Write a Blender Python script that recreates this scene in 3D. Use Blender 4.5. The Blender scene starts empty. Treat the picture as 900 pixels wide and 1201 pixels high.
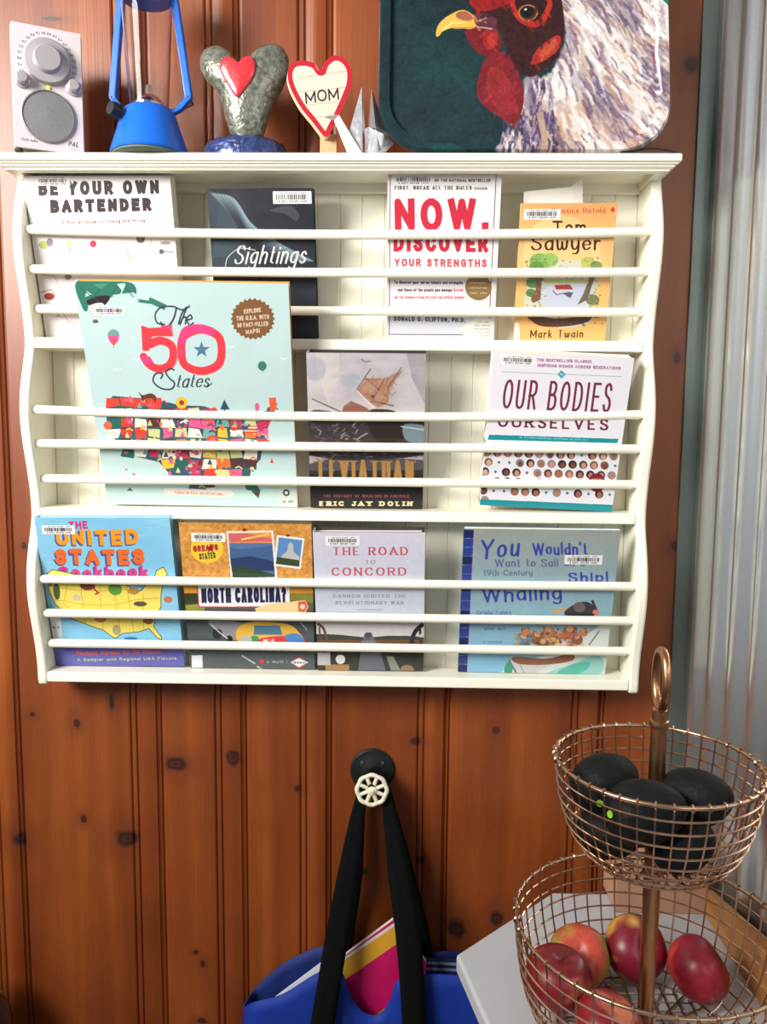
import bpy, bmesh, math, random
import numpy as np
from mathutils import Matrix, Vector
C = bpy.context.scene.collection
PI = math.pi
rnd = random.Random(7)
# ------------------------------------------------------------------ camera
CP = np.array([.0857, -1.0678, -.3205]); FPX = 950.0
def cam_axes(a, b, c):
    ca, sa = math.cos(a), math.sin(a)
    Rz = np.array([[math.cos(b), -math.sin(b), 0], [math.sin(b), math.cos(b), 0], [0, 0, 1]])
    Rx = np.array([[1, 0, 0], [0, ca, sa], [0, -sa, ca]])
    Ry = np.array([[math.cos(c), 0, math.sin(c)], [0, 1, 0], [-math.sin(c), 0, math.cos(c)]])
    return Rz @ Rx @ Ry
CM = cam_axes(.1098, .0212, -.0085)
cam = bpy.data.objects.new('camera', bpy.data.cameras.new('camera')); C.objects.link(cam)
cam.data.sensor_fit = 'HORIZONTAL'; cam.data.sensor_width = 36; cam.data.lens = FPX / 900 * 36
cam.data.clip_start = .01
r_, f_, u_ = CM[:, 0], CM[:, 1], CM[:, 2]
cam.matrix_world = Matrix([[r_[i], u_[i], -f_[i], CP[i]] for i in range(3)] + [[0, 0, 0, 1]])
bpy.context.scene.camera = cam
# ------------------------------------------------------------------ light and exposure
vs = bpy.context.scene.view_settings
vs.view_transform = 'Standard'; vs.look = 'None'; vs.gamma = 1; vs.use_curve_mapping = False
vs.exposure = 0.25
world = bpy.data.worlds.new('room_light'); bpy.context.scene.world = world; world.use_nodes = True
world.node_tree.nodes['Background'].inputs[0].default_value = (.92, .93, 1, 1)
world.node_tree.nodes['Background'].inputs[1].default_value = .24
def area(name, loc, target, sx, sy, power, col):
    l = bpy.data.lights.new(name, 'AREA'); l.shape = 'RECTANGLE'; l.size = sx; l.size_y = sy; l.energy = power; l.color = col
    o = bpy.data.objects.new(name, l); C.objects.link(o); o.location = loc
    o.rotation_euler = (Vector(target) - Vector(loc)).to_track_quat('-Z', 'Y').to_euler(); l.spread = math.radians(125)
    return o
area('window_light', (-1.2, -1.3, .36), (.05, 0, .02), .8, .7, 29, (1, .965, .90))

def ray(px, py):
    return CM @ np.array([(px - 450) / FPX, 1., -(py - 600.5) / FPX])
def U(px, py, ax, val):            # the point on a plane of the room seen at a point of the photograph
    d = ray(px, py); return CP + (val - CP[ax]) / d[ax] * d
def UY(px, py, y): return U(px, py, 1, y)
def proj(p):
    v = (np.array(p, float) - CP) @ CM; return 450 + FPX * v[0] / v[1], 600.5 - FPX * v[2] / v[1]

# ------------------------------------------------------------------ helpers
def setp(o, label=None, cat=None, group=None, kind=None):
    if label: o['label'] = label
    if cat: o['category'] = cat
    if group: o['group'] = group
    if kind: o['kind'] = kind
    return o
def empty(name, loc, label=None, cat=None, group=None, kind=None, mat4=None):
    o = bpy.data.objects.new(name, None); C.objects.link(o); o.empty_display_size = .02
    if mat4 is not None: o.matrix_world = mat4
    else: o.location = loc
    return setp(o, label, cat, group, kind)
class MB:
    def __init__(s): s.v = []; s.f = []; s.m = []; s.uv = {}
    def add(s, vs, fs, mi=0):
        b = len(s.v); s.v += [tuple(map(float, v)) for v in vs]
        for f in fs: s.f.append(tuple(b + i for i in f)); s.m.append(mi)
        return s
    def box(s, x0, x1, y0, y1, z0, z1, mi=0, front=None):
        v = [(x0, y0, z0), (x1, y0, z0), (x1, y1, z0), (x0, y1, z0), (x0, y0, z1), (x1, y0, z1), (x1, y1, z1), (x0, y1, z1)]
        f = [(0, 1, 5, 4), (1, 2, 6, 5), (2, 3, 7, 6), (3, 0, 4, 7), (4, 5, 6, 7), (3, 2, 1, 0)]
        b = len(s.f); s.add(v, f, mi)
        if front is not None:
            s.m[b] = front; s.uv[b] = [(0, 0), (1, 0), (1, 1), (0, 1)]
        return s
    def tube(s, pts, r, n=8, closed=False, caps=True, mi=0):
        P = [np.array(p, float) for p in pts]; m = len(P); rr = r if hasattr(r, '__len__') else [r] * m
        prev = None; vs = []
        for i in range(m):
            if closed: t = P[(i + 1) % m] - P[i - 1]
            else: t = P[min(i + 1, m - 1)] - P[max(i - 1, 0)]
            t = t / (np.linalg.norm(t) + 1e-12)
            if prev is None:
                a = np.array([0, 0, 1.]) if abs(t[2]) < .9 else np.array([1., 0, 0])
            else: a = prev
            a = a - t * a.dot(t); a /= np.linalg.norm(a) + 1e-12; prev = a
            b = np.cross(t, a)
            for k in range(n):
                q = 2 * PI * k / n; vs.append(P[i] + rr[i] * (math.cos(q) * a + math.sin(q) * b))
        fs = []
        for i in range(m if closed else m - 1):
            j = (i + 1) % m
            for k in range(n):
                l = (k + 1) % n; fs.append((i * n + k, i * n + l, j * n + l, j * n + k))
        if caps and not closed:
            fs.append(tuple(range(n))[::-1]); fs.append(tuple((m - 1) * n + k for k in range(n)))
        return s.add(vs, fs, mi)
    def lathe(s, prof, n=40, c=(0, 0, 0), axis='z', mi=0, close=False):
        vs = []; m = len(prof)
        for r, h in prof:
            for k in range(n):
                q = 2 * PI * k / n; x, y = r * math.cos(q), r * math.sin(q)
                if axis == 'z': p = (x, y, h)
                elif axis == 'y': p = (x, h, y)
                else: p = (h, x, y)
                vs.append((p[0] + c[0], p[1] + c[1], p[2] + c[2]))
        fs = []
        for i in range(m - 1 + (1 if close else 0)):
            j = (i + 1) % m
            for k in range(n):
                l = (k + 1) % n; fs.append((i * n + k, i * n + l, j * n + l, j * n + k))
        if not close:
            if prof[0][0] > 1e-5: fs.append(tuple(range(n))[::-1])
            if prof[-1][0] > 1e-5: fs.append(tuple((m - 1) * n + k for k in range(n)))
        return s.add(vs, fs, mi)
    def prism(s, pts, y0, y1, mi=0, front=None, bounds=None):   # outline in x,z; depth along y
        n = len(pts); b = len(s.f)
        s.add([(x, y0, z) for x, z in pts] + [(x, y1, z) for x, z in pts],
              [tuple(range(n)), tuple(range(2 * n - 1, n - 1, -1))] + [(i, i + n, (i + 1) % n + n, (i + 1) % n) for i in range(n)], mi)
        if front is not None:
            s.m[b] = front; x0, x1, z0, z1 = bounds; s.uv[b] = [((x - x0) / (x1 - x0), (z - z0) / (z1 - z0)) for x, z in pts]
        return s
    def build(s, name, mats, parent=None, smooth=0, bevel=0, seg=2, sub=0, mw=None):
        me = bpy.data.meshes.new(name); me.from_pydata(s.v, [], s.f)
        mats = mats if isinstance(mats, (list, tuple)) else [mats]
        for m in mats: me.materials.append(m)
        for i, p in enumerate(me.polygons): p.material_index = s.m[i]
        if s.uv:
            uvl = me.uv_layers.new(name='uv')
            for i, c in s.uv.items():
                for li, q in zip(me.polygons[i].loop_indices, c): uvl.data[li].uv = q
        bm = bmesh.new(); bm.from_mesh(me); bmesh.ops.recalc_face_normals(bm, faces=bm.faces); bm.to_mesh(me); bm.free()
        if smooth:
            for p in me.polygons: p.use_smooth = True
            try: me.set_sharp_from_angle(angle=math.radians(smooth))
            except Exception: pass
        o = bpy.data.objects.new(name, me); C.objects.link(o)
        if parent: o.parent = parent
        if mw is not None: o.matrix_local = mw
        if bevel:
            b = o.modifiers.new('bevel', 'BEVEL'); b.width = bevel; b.segments = seg; b.limit_method = 'ANGLE'; b.angle_limit = .6
        if sub:
            b = o.modifiers.new('sub', 'SUBSURF'); b.levels = sub; b.render_levels = sub
        return o
def lin(c): return tuple(((x / 255) / 12.92 if x / 255 <= .04045 else ((x / 255 + .055) / 1.055) ** 2.4) for x in c)
MATS = {}
def mat(name, col, rough=.5, metal=0, var=.06, scale=20, bump=0, bscale=200, coat=0, trans=0, ior=1.45, stretch=None, spec=None, emit=None):
    """A principled material; its colour wanders a little with a noise so no surface is flat."""
    if name in MATS: return MATS[name]
    m = bpy.data.materials.new(name); m.use_nodes = True; nt = m.node_tree; N = nt.nodes; b = N['Principled BSDF']
    c = lin(col)
    tc = N.new('ShaderNodeTexCoord'); mp = N.new('ShaderNodeMapping'); nt.links.new(tc.outputs['Object'], mp.inputs[0])
    if stretch: mp.inputs['Scale'].default_value = stretch
    ns = N.new('ShaderNodeTexNoise'); ns.inputs['Scale'].default_value = scale; ns.inputs['Detail'].default_value = 4
    nt.links.new(mp.outputs[0], ns.inputs['Vector'])
    rp = N.new('ShaderNodeValToRGB'); rp.color_ramp.elements[0].position = .3; rp.color_ramp.elements[1].position = .7
    rp.color_ramp.elements[0].color = (*[x * (1 - var) for x in c], 1); rp.color_ramp.elements[1].color = (*[min(1, x * (1 + var)) for x in c], 1)
    nt.links.new(ns.outputs[0], rp.inputs[0]); nt.links.new(rp.outputs[0], b.inputs['Base Color'])
    b.inputs['Roughness'].default_value = rough; b.inputs['Metallic'].default_value = metal
    b.inputs['Coat Weight'].default_value = coat; b.inputs['Transmission Weight'].default_value = trans; b.inputs['IOR'].default_value = ior
    if spec is not None: b.inputs['Specular IOR Level'].default_value = spec
    if emit: b.inputs['Emission Color'].default_value = (*lin(emit[0]), 1); b.inputs['Emission Strength'].default_value = emit[1]
    if bump:
        n2 = N.new('ShaderNodeTexNoise'); n2.inputs['Scale'].default_value = bscale; nt.links.new(mp.outputs[0], n2.inputs['Vector'])
        bp = N.new('ShaderNodeBump'); bp.inputs['Strength'].default_value = bump; bp.inputs['Distance'].default_value = .002
        nt.links.new(n2.outputs[0], bp.inputs['Height']); nt.links.new(bp.outputs[0], b.inputs['Normal'])
    MATS[name] = m; return m

# ------------------------------------------------------------------ lettering and flat print
GL = {
'A': (.7, 'l 0 0 .35 1 .7 0;l .12 .34 .58 .34'), 'B': (.58, 'l 0 0 0 1;c 0 1 .3 1 .5 .9 .5 .66 .3 .53 0 .53;c 0 .53 .36 .53 .58 .4 .58 .13 .36 0 0 0'),
'C': (.64, 'c .64 .78 .52 .95 .34 1 .1 .86 0 .5 .1 .14 .34 0 .52 .05 .64 .22'), 'D': (.64, 'l 0 0 0 1;c 0 1 .26 1 .53 .86 .64 .5 .53 .14 .26 0 0 0'),
'E': (.52, 'l .52 1 0 1 0 0 .52 0;l 0 .52 .43 .52'), 'F': (.5, 'l .5 1 0 1 0 0;l 0 .52 .4 .52'),
'G': (.66, 'c .64 .78 .52 .95 .34 1 .1 .86 0 .5 .1 .14 .34 0 .54 .05 .66 .2;l .66 .2 .66 .45 .4 .45'), 'H': (.62, 'l 0 0 0 1;l .62 0 .62 1;l 0 .52 .62 .52'),
'I': (.0, 'l 0 0 0 1'), 'J': (.4, 'l .4 1 .4 .28;c .4 .28 .35 .07 .2 0 .06 .06 0 .22'), 'K': (.6, 'l 0 0 0 1;l .57 1 0 .42;l .2 .62 .6 0'),
'L': (.5, 'l 0 1 0 0 .5 0'), 'M': (.78, 'l 0 0 0 1 .39 .2 .78 1 .78 0'), 'N': (.62, 'l 0 0 0 1 .62 0 .62 1'),
'O': (.7, 'o .35 1 .1 .87 0 .5 .1 .13 .35 0 .6 .13 .7 .5 .6 .87'), 'P': (.55, 'l 0 0 0 1;c 0 1 .32 1 .55 .88 .55 .58 .32 .46 0 .46'),
'Q': (.7, 'o .35 1 .1 .87 0 .5 .1 .13 .35 0 .6 .13 .7 .5 .6 .87;l .42 .25 .7 -.08'), 'R': (.58, 'l 0 0 0 1;c 0 1 .3 1 .53 .89 .53 .6 .3 .48 0 .48;l .28 .48 .58 0'),
'S': (.54, 'c .52 .8 .42 .96 .27 1 .08 .93 .03 .75 .12 .6 .28 .52 .44 .43 .54 .26 .46 .06 .27 0 .1 .04 0 .2'), 'T': (.62, 'l 0 1 .62 1;l .31 1 .31 0'),
'U': (.62, 'c 0 1 0 .6 0 .32 .07 .08 .31 0 .55 .08 .62 .32 .62 .6 .62 1'), 'V': (.66, 'l 0 1 .33 0 .66 1'), 'W': (.96, 'l 0 1 .24 0 .48 1 .72 0 .96 1'),
'X': (.6, 'l 0 1 .6 0;l .6 1 0 0'), 'Y': (.64, 'l 0 1 .32 .48 .32 0;l .64 1 .32 .48'), 'Z': (.56, 'l 0 1 .56 1 0 0 .56 0'),
'0': (.54, 'o .27 1 .06 .87 0 .5 .06 .13 .27 0 .48 .13 .54 .5 .48 .87'), '1': (.3, 'l 0 .8 .2 1 .2 0'), '2': (.5, 'c .02 .78 .12 .95 .3 1 .48 .87 .46 .62 .25 .3 0 0;l 0 0 .5 0'),
'3': (.5, 'c .02 .88 .25 1 .46 .85 .42 .6 .2 .53 .46 .44 .5 .18 .28 0 .02 .12'), '4': (.54, 'l .4 0 .4 1 0 .3 .54 .3'), '5': (.5, 'l .46 1 .06 1 .03 .55;c .03 .55 .25 .62 .48 .48 .48 .14 .25 0 0 .1'),
'6': (.5, 'c .44 .95 .2 .85 .02 .5 .03 .15 .25 0 .48 .12 .48 .42 .25 .56 .04 .4'), '7': (.5, 'l 0 1 .5 1 .15 0'), '8': (.5, 'o .25 .53 .06 .64 .05 .9 .25 1 .45 .9 .44 .64 .25 .53 .02 .4 .02 .12 .25 0 .48 .12 .48 .4'),
'9': (.5, 'c .06 .04 .3 .15 .48 .5 .47 .85 .25 1 .02 .88 .02 .58 .25 .44 .46 .6'),
'.': (.0, 'l 0 0 0 .06'), ',': (.05, 'l .05 .08 0 -.14'), '!': (0, 'l 0 1 0 .28;l 0 .06 0 0'), "'": (.0, 'l 0 1 0 .8'), '-': (.3, 'l 0 .45 .3 .45'),
'?': (.44, 'c 0 .78 .1 .97 .25 1 .44 .86 .4 .64 .22 .5 .22 .28;l .22 .06 .22 0'), '&': (.6, 'c .6 0 .1 .7 .2 1 .4 .95 .38 .7 .02 .35 .05 .05 .3 0 .6 .42'),
'a': (.42, 'c .42 .52 .26 .63 .05 .5 0 .28 .08 .05 .22 0 .36 .1 .42 .26;l .42 .62 .42 0'), 'b': (.42, 'l 0 1 0 0;c 0 .4 .12 .6 .28 .62 .42 .45 .4 .15 .22 0 .05 .08'),
'c': (.38, 'c .38 .5 .22 .63 .03 .5 0 .25 .1 .04 .25 0 .38 .12'), 'd': (.42, 'c .42 .52 .26 .63 .05 .5 0 .28 .08 .05 .22 0 .36 .1 .42 .26;l .42 1 .42 0'),
'e': (.42, 'c .02 .33 .4 .36 .38 .55 .22 .63 .04 .5 0 .26 .1 .03 .26 0 .42 .12'), 'f': (.3, 'c .34 .95 .2 1 .12 .8 .12 .4 .12 0;l 0 .6 .28 .6'),
'g': (.42, 'c .42 .52 .26 .63 .05 .5 0 .3 .08 .08 .22 .03 .36 .14 .42 .3;c .42 .62 .42 0 .36 -.26 .18 -.32 .0 -.22'), 'h': (.4, 'l 0 1 0 0;c 0 .38 .12 .58 .26 .63 .4 .5 .4 .2 .4 0'),
'i': (.0, 'l 0 .62 0 0;l 0 .82 0 .88'), 'j': (.12, 'c .12 .62 .12 0 .08 -.25 -.06 -.3;l .12 .82 .12 .88'), 'k': (.38, 'l 0 1 0 0;l .34 .6 0 .25;l .12 .36 .38 0'), 'l': (.0, 'l 0 1 0 0'),
'm': (.66, 'l 0 .62 0 0;c 0 .38 .1 .58 .2 .63 .33 .5 .33 .2 .33 0;c .33 .38 .43 .58 .53 .63 .66 .5 .66 .2 .66 0'), 'n': (.38, 'l 0 .62 0 0;c 0 .38 .12 .58 .25 .63 .38 .5 .38 .2 .38 0'),
'o': (.42, 'o .21 .63 .04 .5 0 .31 .04 .1 .21 0 .38 .1 .42 .31 .38 .5'), 'p': (.42, 'l 0 .62 0 -.32;c 0 .4 .12 .6 .28 .62 .42 .45 .4 .15 .22 0 .05 .08'),
'r': (.28, 'l 0 .62 0 0;c 0 .34 .08 .54 .2 .63 .3 .57'), 's': (.34, 'c .33 .5 .2 .63 .05 .56 .05 .4 .17 .32 .32 .22 .3 .06 .15 0 0 .1'), 't': (.26, 'l .1 .9 .1 .1 .26 .02;l 0 .62 .26 .62'),
'u': (.38, 'c 0 .62 0 .3 .03 .08 .16 0 .3 .08 .38 .28;l .38 .62 .38 0'), 'v': (.38, 'l 0 .62 .19 0 .38 .62'), 'w': (.6, 'c 0 .62 .04 .1 .16 0 .28 .15 .3 .5 .32 .15 .44 0 .56 .15 .6 .62'),
'y': (.4, 'c 0 .62 .02 .2 .14 .02 .3 .1 .4 .32;c .4 .62 .4 0 .3 -.28 .05 -.3'), 'x': (.36, 'l 0 .62 .36 0;l .36 .62 0 0'), ' ': (.32, ''),
}
def catmull(P, closed=False, k=6):
    P = [np.array(p, float) for p in P]; n = len(P); out = []
    for i in range(n if closed else n - 1):
        p1, p2 = P[i], P[(i + 1) % n]
        p0 = P[i - 1] if (closed or i > 0) else p1 * 2 - p2
        p3 = P[(i + 2) % n] if (closed or i + 2 < n) else p2 * 2 - p1
        for j in range(k):
            t = j / k
            out.append(.5 * (2 * p1 + (p2 - p0) * t + (2 * p0 - 5 * p1 + 4 * p2 - p3) * t * t + (3 * p1 - p0 - 3 * p2 + p3) * t ** 3))
    out.append(P[0] if closed else P[-1]); return out
def strokes(ch):
    w, s = GL.get(ch, GL['-']); res = []
    for st in s.split(';'):
        if not st: continue
        k, *nums = st.split(); q = [(float(nums[i]), float(nums[i + 1])) for i in range(0, len(nums), 2)]
        res.append((k, catmull(q) if k == 'c' else catmull(q, True) if k == 'o' else [np.array(p) for p in q]))
    return w, res
class Print:
    """A flat print made in code. Drawing is laid out in the coordinates of the four given corners (TL, TR, BR, BL)."""
    def __init__(s, corners, k=3.0, bg=(255, 255, 255)):
        s.c = np.array(corners, float)
        w = max(np.linalg.norm(s.c[1] - s.c[0]), np.linalg.norm(s.c[2] - s.c[3])); h = max(np.linalg.norm(s.c[3] - s.c[0]), np.linalg.norm(s.c[2] - s.c[1]))
        s.w, s.h, s.k = int(w * k), int(h * k), k
        dst = [(0, 0), (s.w, 0), (s.w, s.h), (0, s.h)]; A = []; B = []
        for (x, y), (u, v) in zip(s.c, dst):
            A.append([x, y, 1, 0, 0, 0, -u * x, -u * y]); B.append(u); A.append([0, 0, 0, x, y, 1, -v * x, -v * y]); B.append(v)
        s.H = np.append(np.linalg.solve(np.array(A), np.array(B)), 1).reshape(3, 3)
        s.a = np.empty((s.h, s.w, 3)); s.a[:] = bg; s.rng = np.random.default_rng(len(corners) * 7 + s.w)
    def T(s, P):
        P = np.atleast_2d(np.array(P, float)); q = np.c_[P, np.ones(len(P))] @ s.H.T; return q[:, :2] / q[:, 2:]
    def _bb(s, x0, y0, x1, y1):
        x0, y0 = max(0, int(x0) - 2), max(0, int(y0) - 2); x1, y1 = min(s.w, int(x1) + 3), min(s.h, int(y1) + 3)
        if x1 <= x0 or y1 <= y0: return None
        Y, X = np.mgrid[y0:y1, x0:x1]; return x0, y0, x1, y1, X + .5, Y + .5
    def _put(s, b, m, col, a=1.):
        x0, y0, x1, y1 = b[:4]; m = (m * a)[..., None]; s.a[y0:y1, x0:x1] = s.a[y0:y1, x0:x1] * (1 - m) + np.array(col, float) * m
    def poly(s, P, col, a=1., raw=False):
        Q = np.array(P, float) if raw else s.T(P); b = s._bb(*Q.min(0), *Q.max(0))
        if b is None: return
        X, Y = b[4:]; ins = np.zeros(X.shape, bool); n = len(Q)
        for i in range(n):
            (ax, ay), (bx, by) = Q[i], Q[(i + 1) % n]
            if ay == by: continue
            ins ^= ((ay > Y) != (by > Y)) & (X < (bx - ax) * (Y - ay) / (by - ay) + ax)
        s._put(b, ins.astype(float), col, a)
    def blob(s, P, col, a=1.): s.poly(catmull(P, True, 5), col, a)
    def rect(s, x0, y0, x1, y1, col, a=1.): s.poly([(x0, y0), (x1, y0), (x1, y1), (x0, y1)], col, a)
    def ell(s, cx, cy, rx, ry, col, a=1., rot=0):
        t = np.linspace(0, 2 * PI, 28, endpoint=False); x, y = rx * np.cos(t), ry * np.sin(t); c, d = math.cos(rot), math.sin(rot)
        s.poly(np.c_[cx + x * c - y * d, cy + x * d + y * c], col, a)
    def line(s, P, w, col, a=1., butt=True, wfun=None, sq=False):
        Q = s.T(P); n = len(Q)
        for i in range(n - 1):
            p, q = Q[i], Q[i + 1]; d = q - p; L = np.linalg.norm(d)
            if L < 1e-6: continue
            ww = (w if wfun is None else wfun(P[i], P[i + 1])) * s.k / 2
            b = s._bb(min(p[0], q[0]) - ww, min(p[1], q[1]) - ww, max(p[0], q[0]) + ww, max(p[1], q[1]) + ww)
            if b is None: continue
            X, Y = b[4:]; t = ((X - p[0]) * d[0] + (Y - p[1]) * d[1]) / L
            if sq:      # square caps and square corners
                def perp(j):
                    e = Q[j + 1] - Q[j]; return abs(e.dot(d)) / (np.linalg.norm(e) * L + 1e-9) < .35
                lo = -ww if i == 0 or perp(i - 1) else 0; hi = L + (ww if i == n - 2 or perp(i + 1) else 0)
                pd = np.abs((X - p[0]) * d[1] - (Y - p[1]) * d[0]) / L
                m = np.clip(ww - pd + .5, 0, 1) * ((t >= lo - .3) & (t <= hi + .3))
                if lo == 0: m = np.maximum(m, np.clip(ww - np.hypot(X - p[0], Y - p[1]) + .5, 0, 1))
                s._put(b, m, col, a); continue
            lo = 0 if (i == 0 and butt) else -1e9; hi = L if (i == n - 2 and butt) else 1e9
            tc = np.clip(t, 0, L); dd = np.hypot(X - p[0] - tc * d[0] / L, Y - p[1] - tc * d[1] / L)
            s._put(b, np.clip(ww - dd + .5, 0, 1) * ((t >= lo - .5) & (t <= hi + .5)), col, a)
    def text(s, t, p0, p1, h, w, col, style='sans', gap=None, slant=0, wig=0, a=1.):
        """Letters on the baseline p0-p1, capitals h tall, pen w wide."""
        gap = {'sans': .2, 'serif': .3, 'slab': .34, 'script': .14}[style] if gap is None else gap
        gl = [strokes(c) for c in t]; n_w = len(t) - .6 * t.count(' '); tot = max(.1, sum(g[0] for g in gl) + gap * (len(t) - 1))
        p0, p1 = np.array(p0, float), np.array(p1, float); d = p1 - p0; L = np.linalg.norm(d); d = d / L; up = np.array([d[1], -d[0]])
        sx = max((L - w * n_w) / tot, .1 * L / tot); x = w / 2; hh = h - w; rg = random.Random(len(t))
        thin = {'sans': 1, 'serif': .38, 'slab': .75, 'script': .4}[style]
        for g in gl:
            oy = rg.uniform(-wig, wig) * h
            for k, P in g[1]:
                R = [p0 + d * (x + q[0] * sx + slant * q[1] * hh) + up * (w / 2 + oy + q[1] * hh) for q in P]
                def wf(a_, b_):
                    v = np.array(b_) - np.array(a_); v = v / (np.linalg.norm(v) + 1e-9); c = abs(v.dot(up)); 
                    return w * (thin + (1 - thin) * c)
                s.line(R, w, col, a, butt=style != 'script', wfun=wf, sq=style == 'sans')
                if style in ('serif', 'slab'):
                    for e, o in ((0, 1), (-1, -2)):
                        v = R[e] - R[o]
                        if k == 'l' and abs(v.dot(up)) > .55 * np.linalg.norm(v) and abs(P[e][1] - round(P[e][1])) < .02:
                            s.line([R[e] - d * w * .95, R[e] + d * w * .95], max(w * thin * .8, .35), col, a)
            x += (g[0] + gap) * sx + (w if g[1] else w * .4)
    def noise(s, amp, cell=6, tint=(1, 1, 1)):
        r = s.rng.random((s.h // cell + 2, s.w // cell + 2)); Y, X = np.mgrid[0:s.h, 0:s.w] / cell; i, j = Y.astype(int), X.astype(int); fy, fx = Y - i, X - j
        n = (r[i, j] * (1 - fy) + r[i + 1, j] * fy) * (1 - fx) + (r[i, j + 1] * (1 - fy) + r[i + 1, j + 1] * fy) * fx
        s.a += (n - .5)[..., None] * amp * np.array(tint)
    def blur(s, r, n=1):
        for _ in range(n):
            b = s.a.copy()
            for ax in (0, 1):
                acc = sum(np.roll(b, k, ax) for k in range(-r, r + 1)) / (2 * r + 1); b = acc
            s.a = b
    def vgrad(s, y0, y1, c0, c1):       # a printed blend of two inks
        q0 = s.T([(s.c[:, 0].mean(), y0)])[0][1]; q1 = s.T([(s.c[:, 0].mean(), y1)])[0][1]
        i0, i1 = max(0, int(q0)), min(s.h, int(q1) + 1); t = np.clip((np.arange(i0, i1) - q0) / (q1 - q0), 0, 1)[:, None, None]
        s.a[i0:i1] = np.array(c0, float) * (1 - t) + np.array(c1, float) * t
    def small(s, p0, p1, h, col, a=.8):  # a line of print too small to read
        n = max(3, int(abs(p1[0] - p0[0]) / (h * .75))); s.text(''.join(s.rng.choice(list('aeionrstlumh  ')) for _ in range(n)), p0, p1, h, h * .16, col, a=a)
    def material(s, name, rough=.4, coat=.06):
        im = bpy.data.images.new(name, s.w, s.h, alpha=False); px = np.ones((s.h, s.w, 4), np.float32)
        px[..., :3] = np.clip(s.a[::-1] / 255, 0, 1) * .93; im.pixels.foreach_set(px.ravel()); im.update(); im.pack()
        m = bpy.data.materials.new(name); m.use_nodes = True; nt = m.node_tree; b = nt.nodes['Principled BSDF']
        t = nt.nodes.new('ShaderNodeTexImage'); t.image = im; t.extension = 'EXTEND'; nt.links.new(t.outputs[0], b.inputs['Base Color'])
        n = nt.nodes.new('ShaderNodeTexNoise'); n.inputs['Scale'].default_value = 60; mr = nt.nodes.new('ShaderNodeMapRange')
        mr.inputs[3].default_value = rough * .8; mr.inputs[4].default_value = rough * 1.2
        nt.links.new(n.outputs[0], mr.inputs[0]); nt.links.new(mr.outputs[0], b.inputs['Roughness'])
        b.inputs['Coat Weight'].default_value = coat; b.inputs['Coat Roughness'].default_value = .15
        return m
# ------------------------------------------------------------------ shared materials
M_white = mat('cream_paint', (246, 243, 226), .42, var=.02, scale=30, bump=.05, bscale=60, coat=.1)
M_steel = mat('galvanised_steel', (212, 217, 218), .24, .9, var=.07, scale=9, stretch=(1, 1, .25), bump=.03, bscale=25)
M_brass = mat('aged_copper_wire', (190, 156, 130), .3, 1, var=.16, scale=60, bump=.1, bscale=120)
M_black = mat('black_webbing', (13, 14, 15), .95, var=.2, scale=300, bump=.3, bscale=900, spec=.12)
M_tag = mat('label_paper', (245, 243, 240), .6, var=.02)

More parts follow.
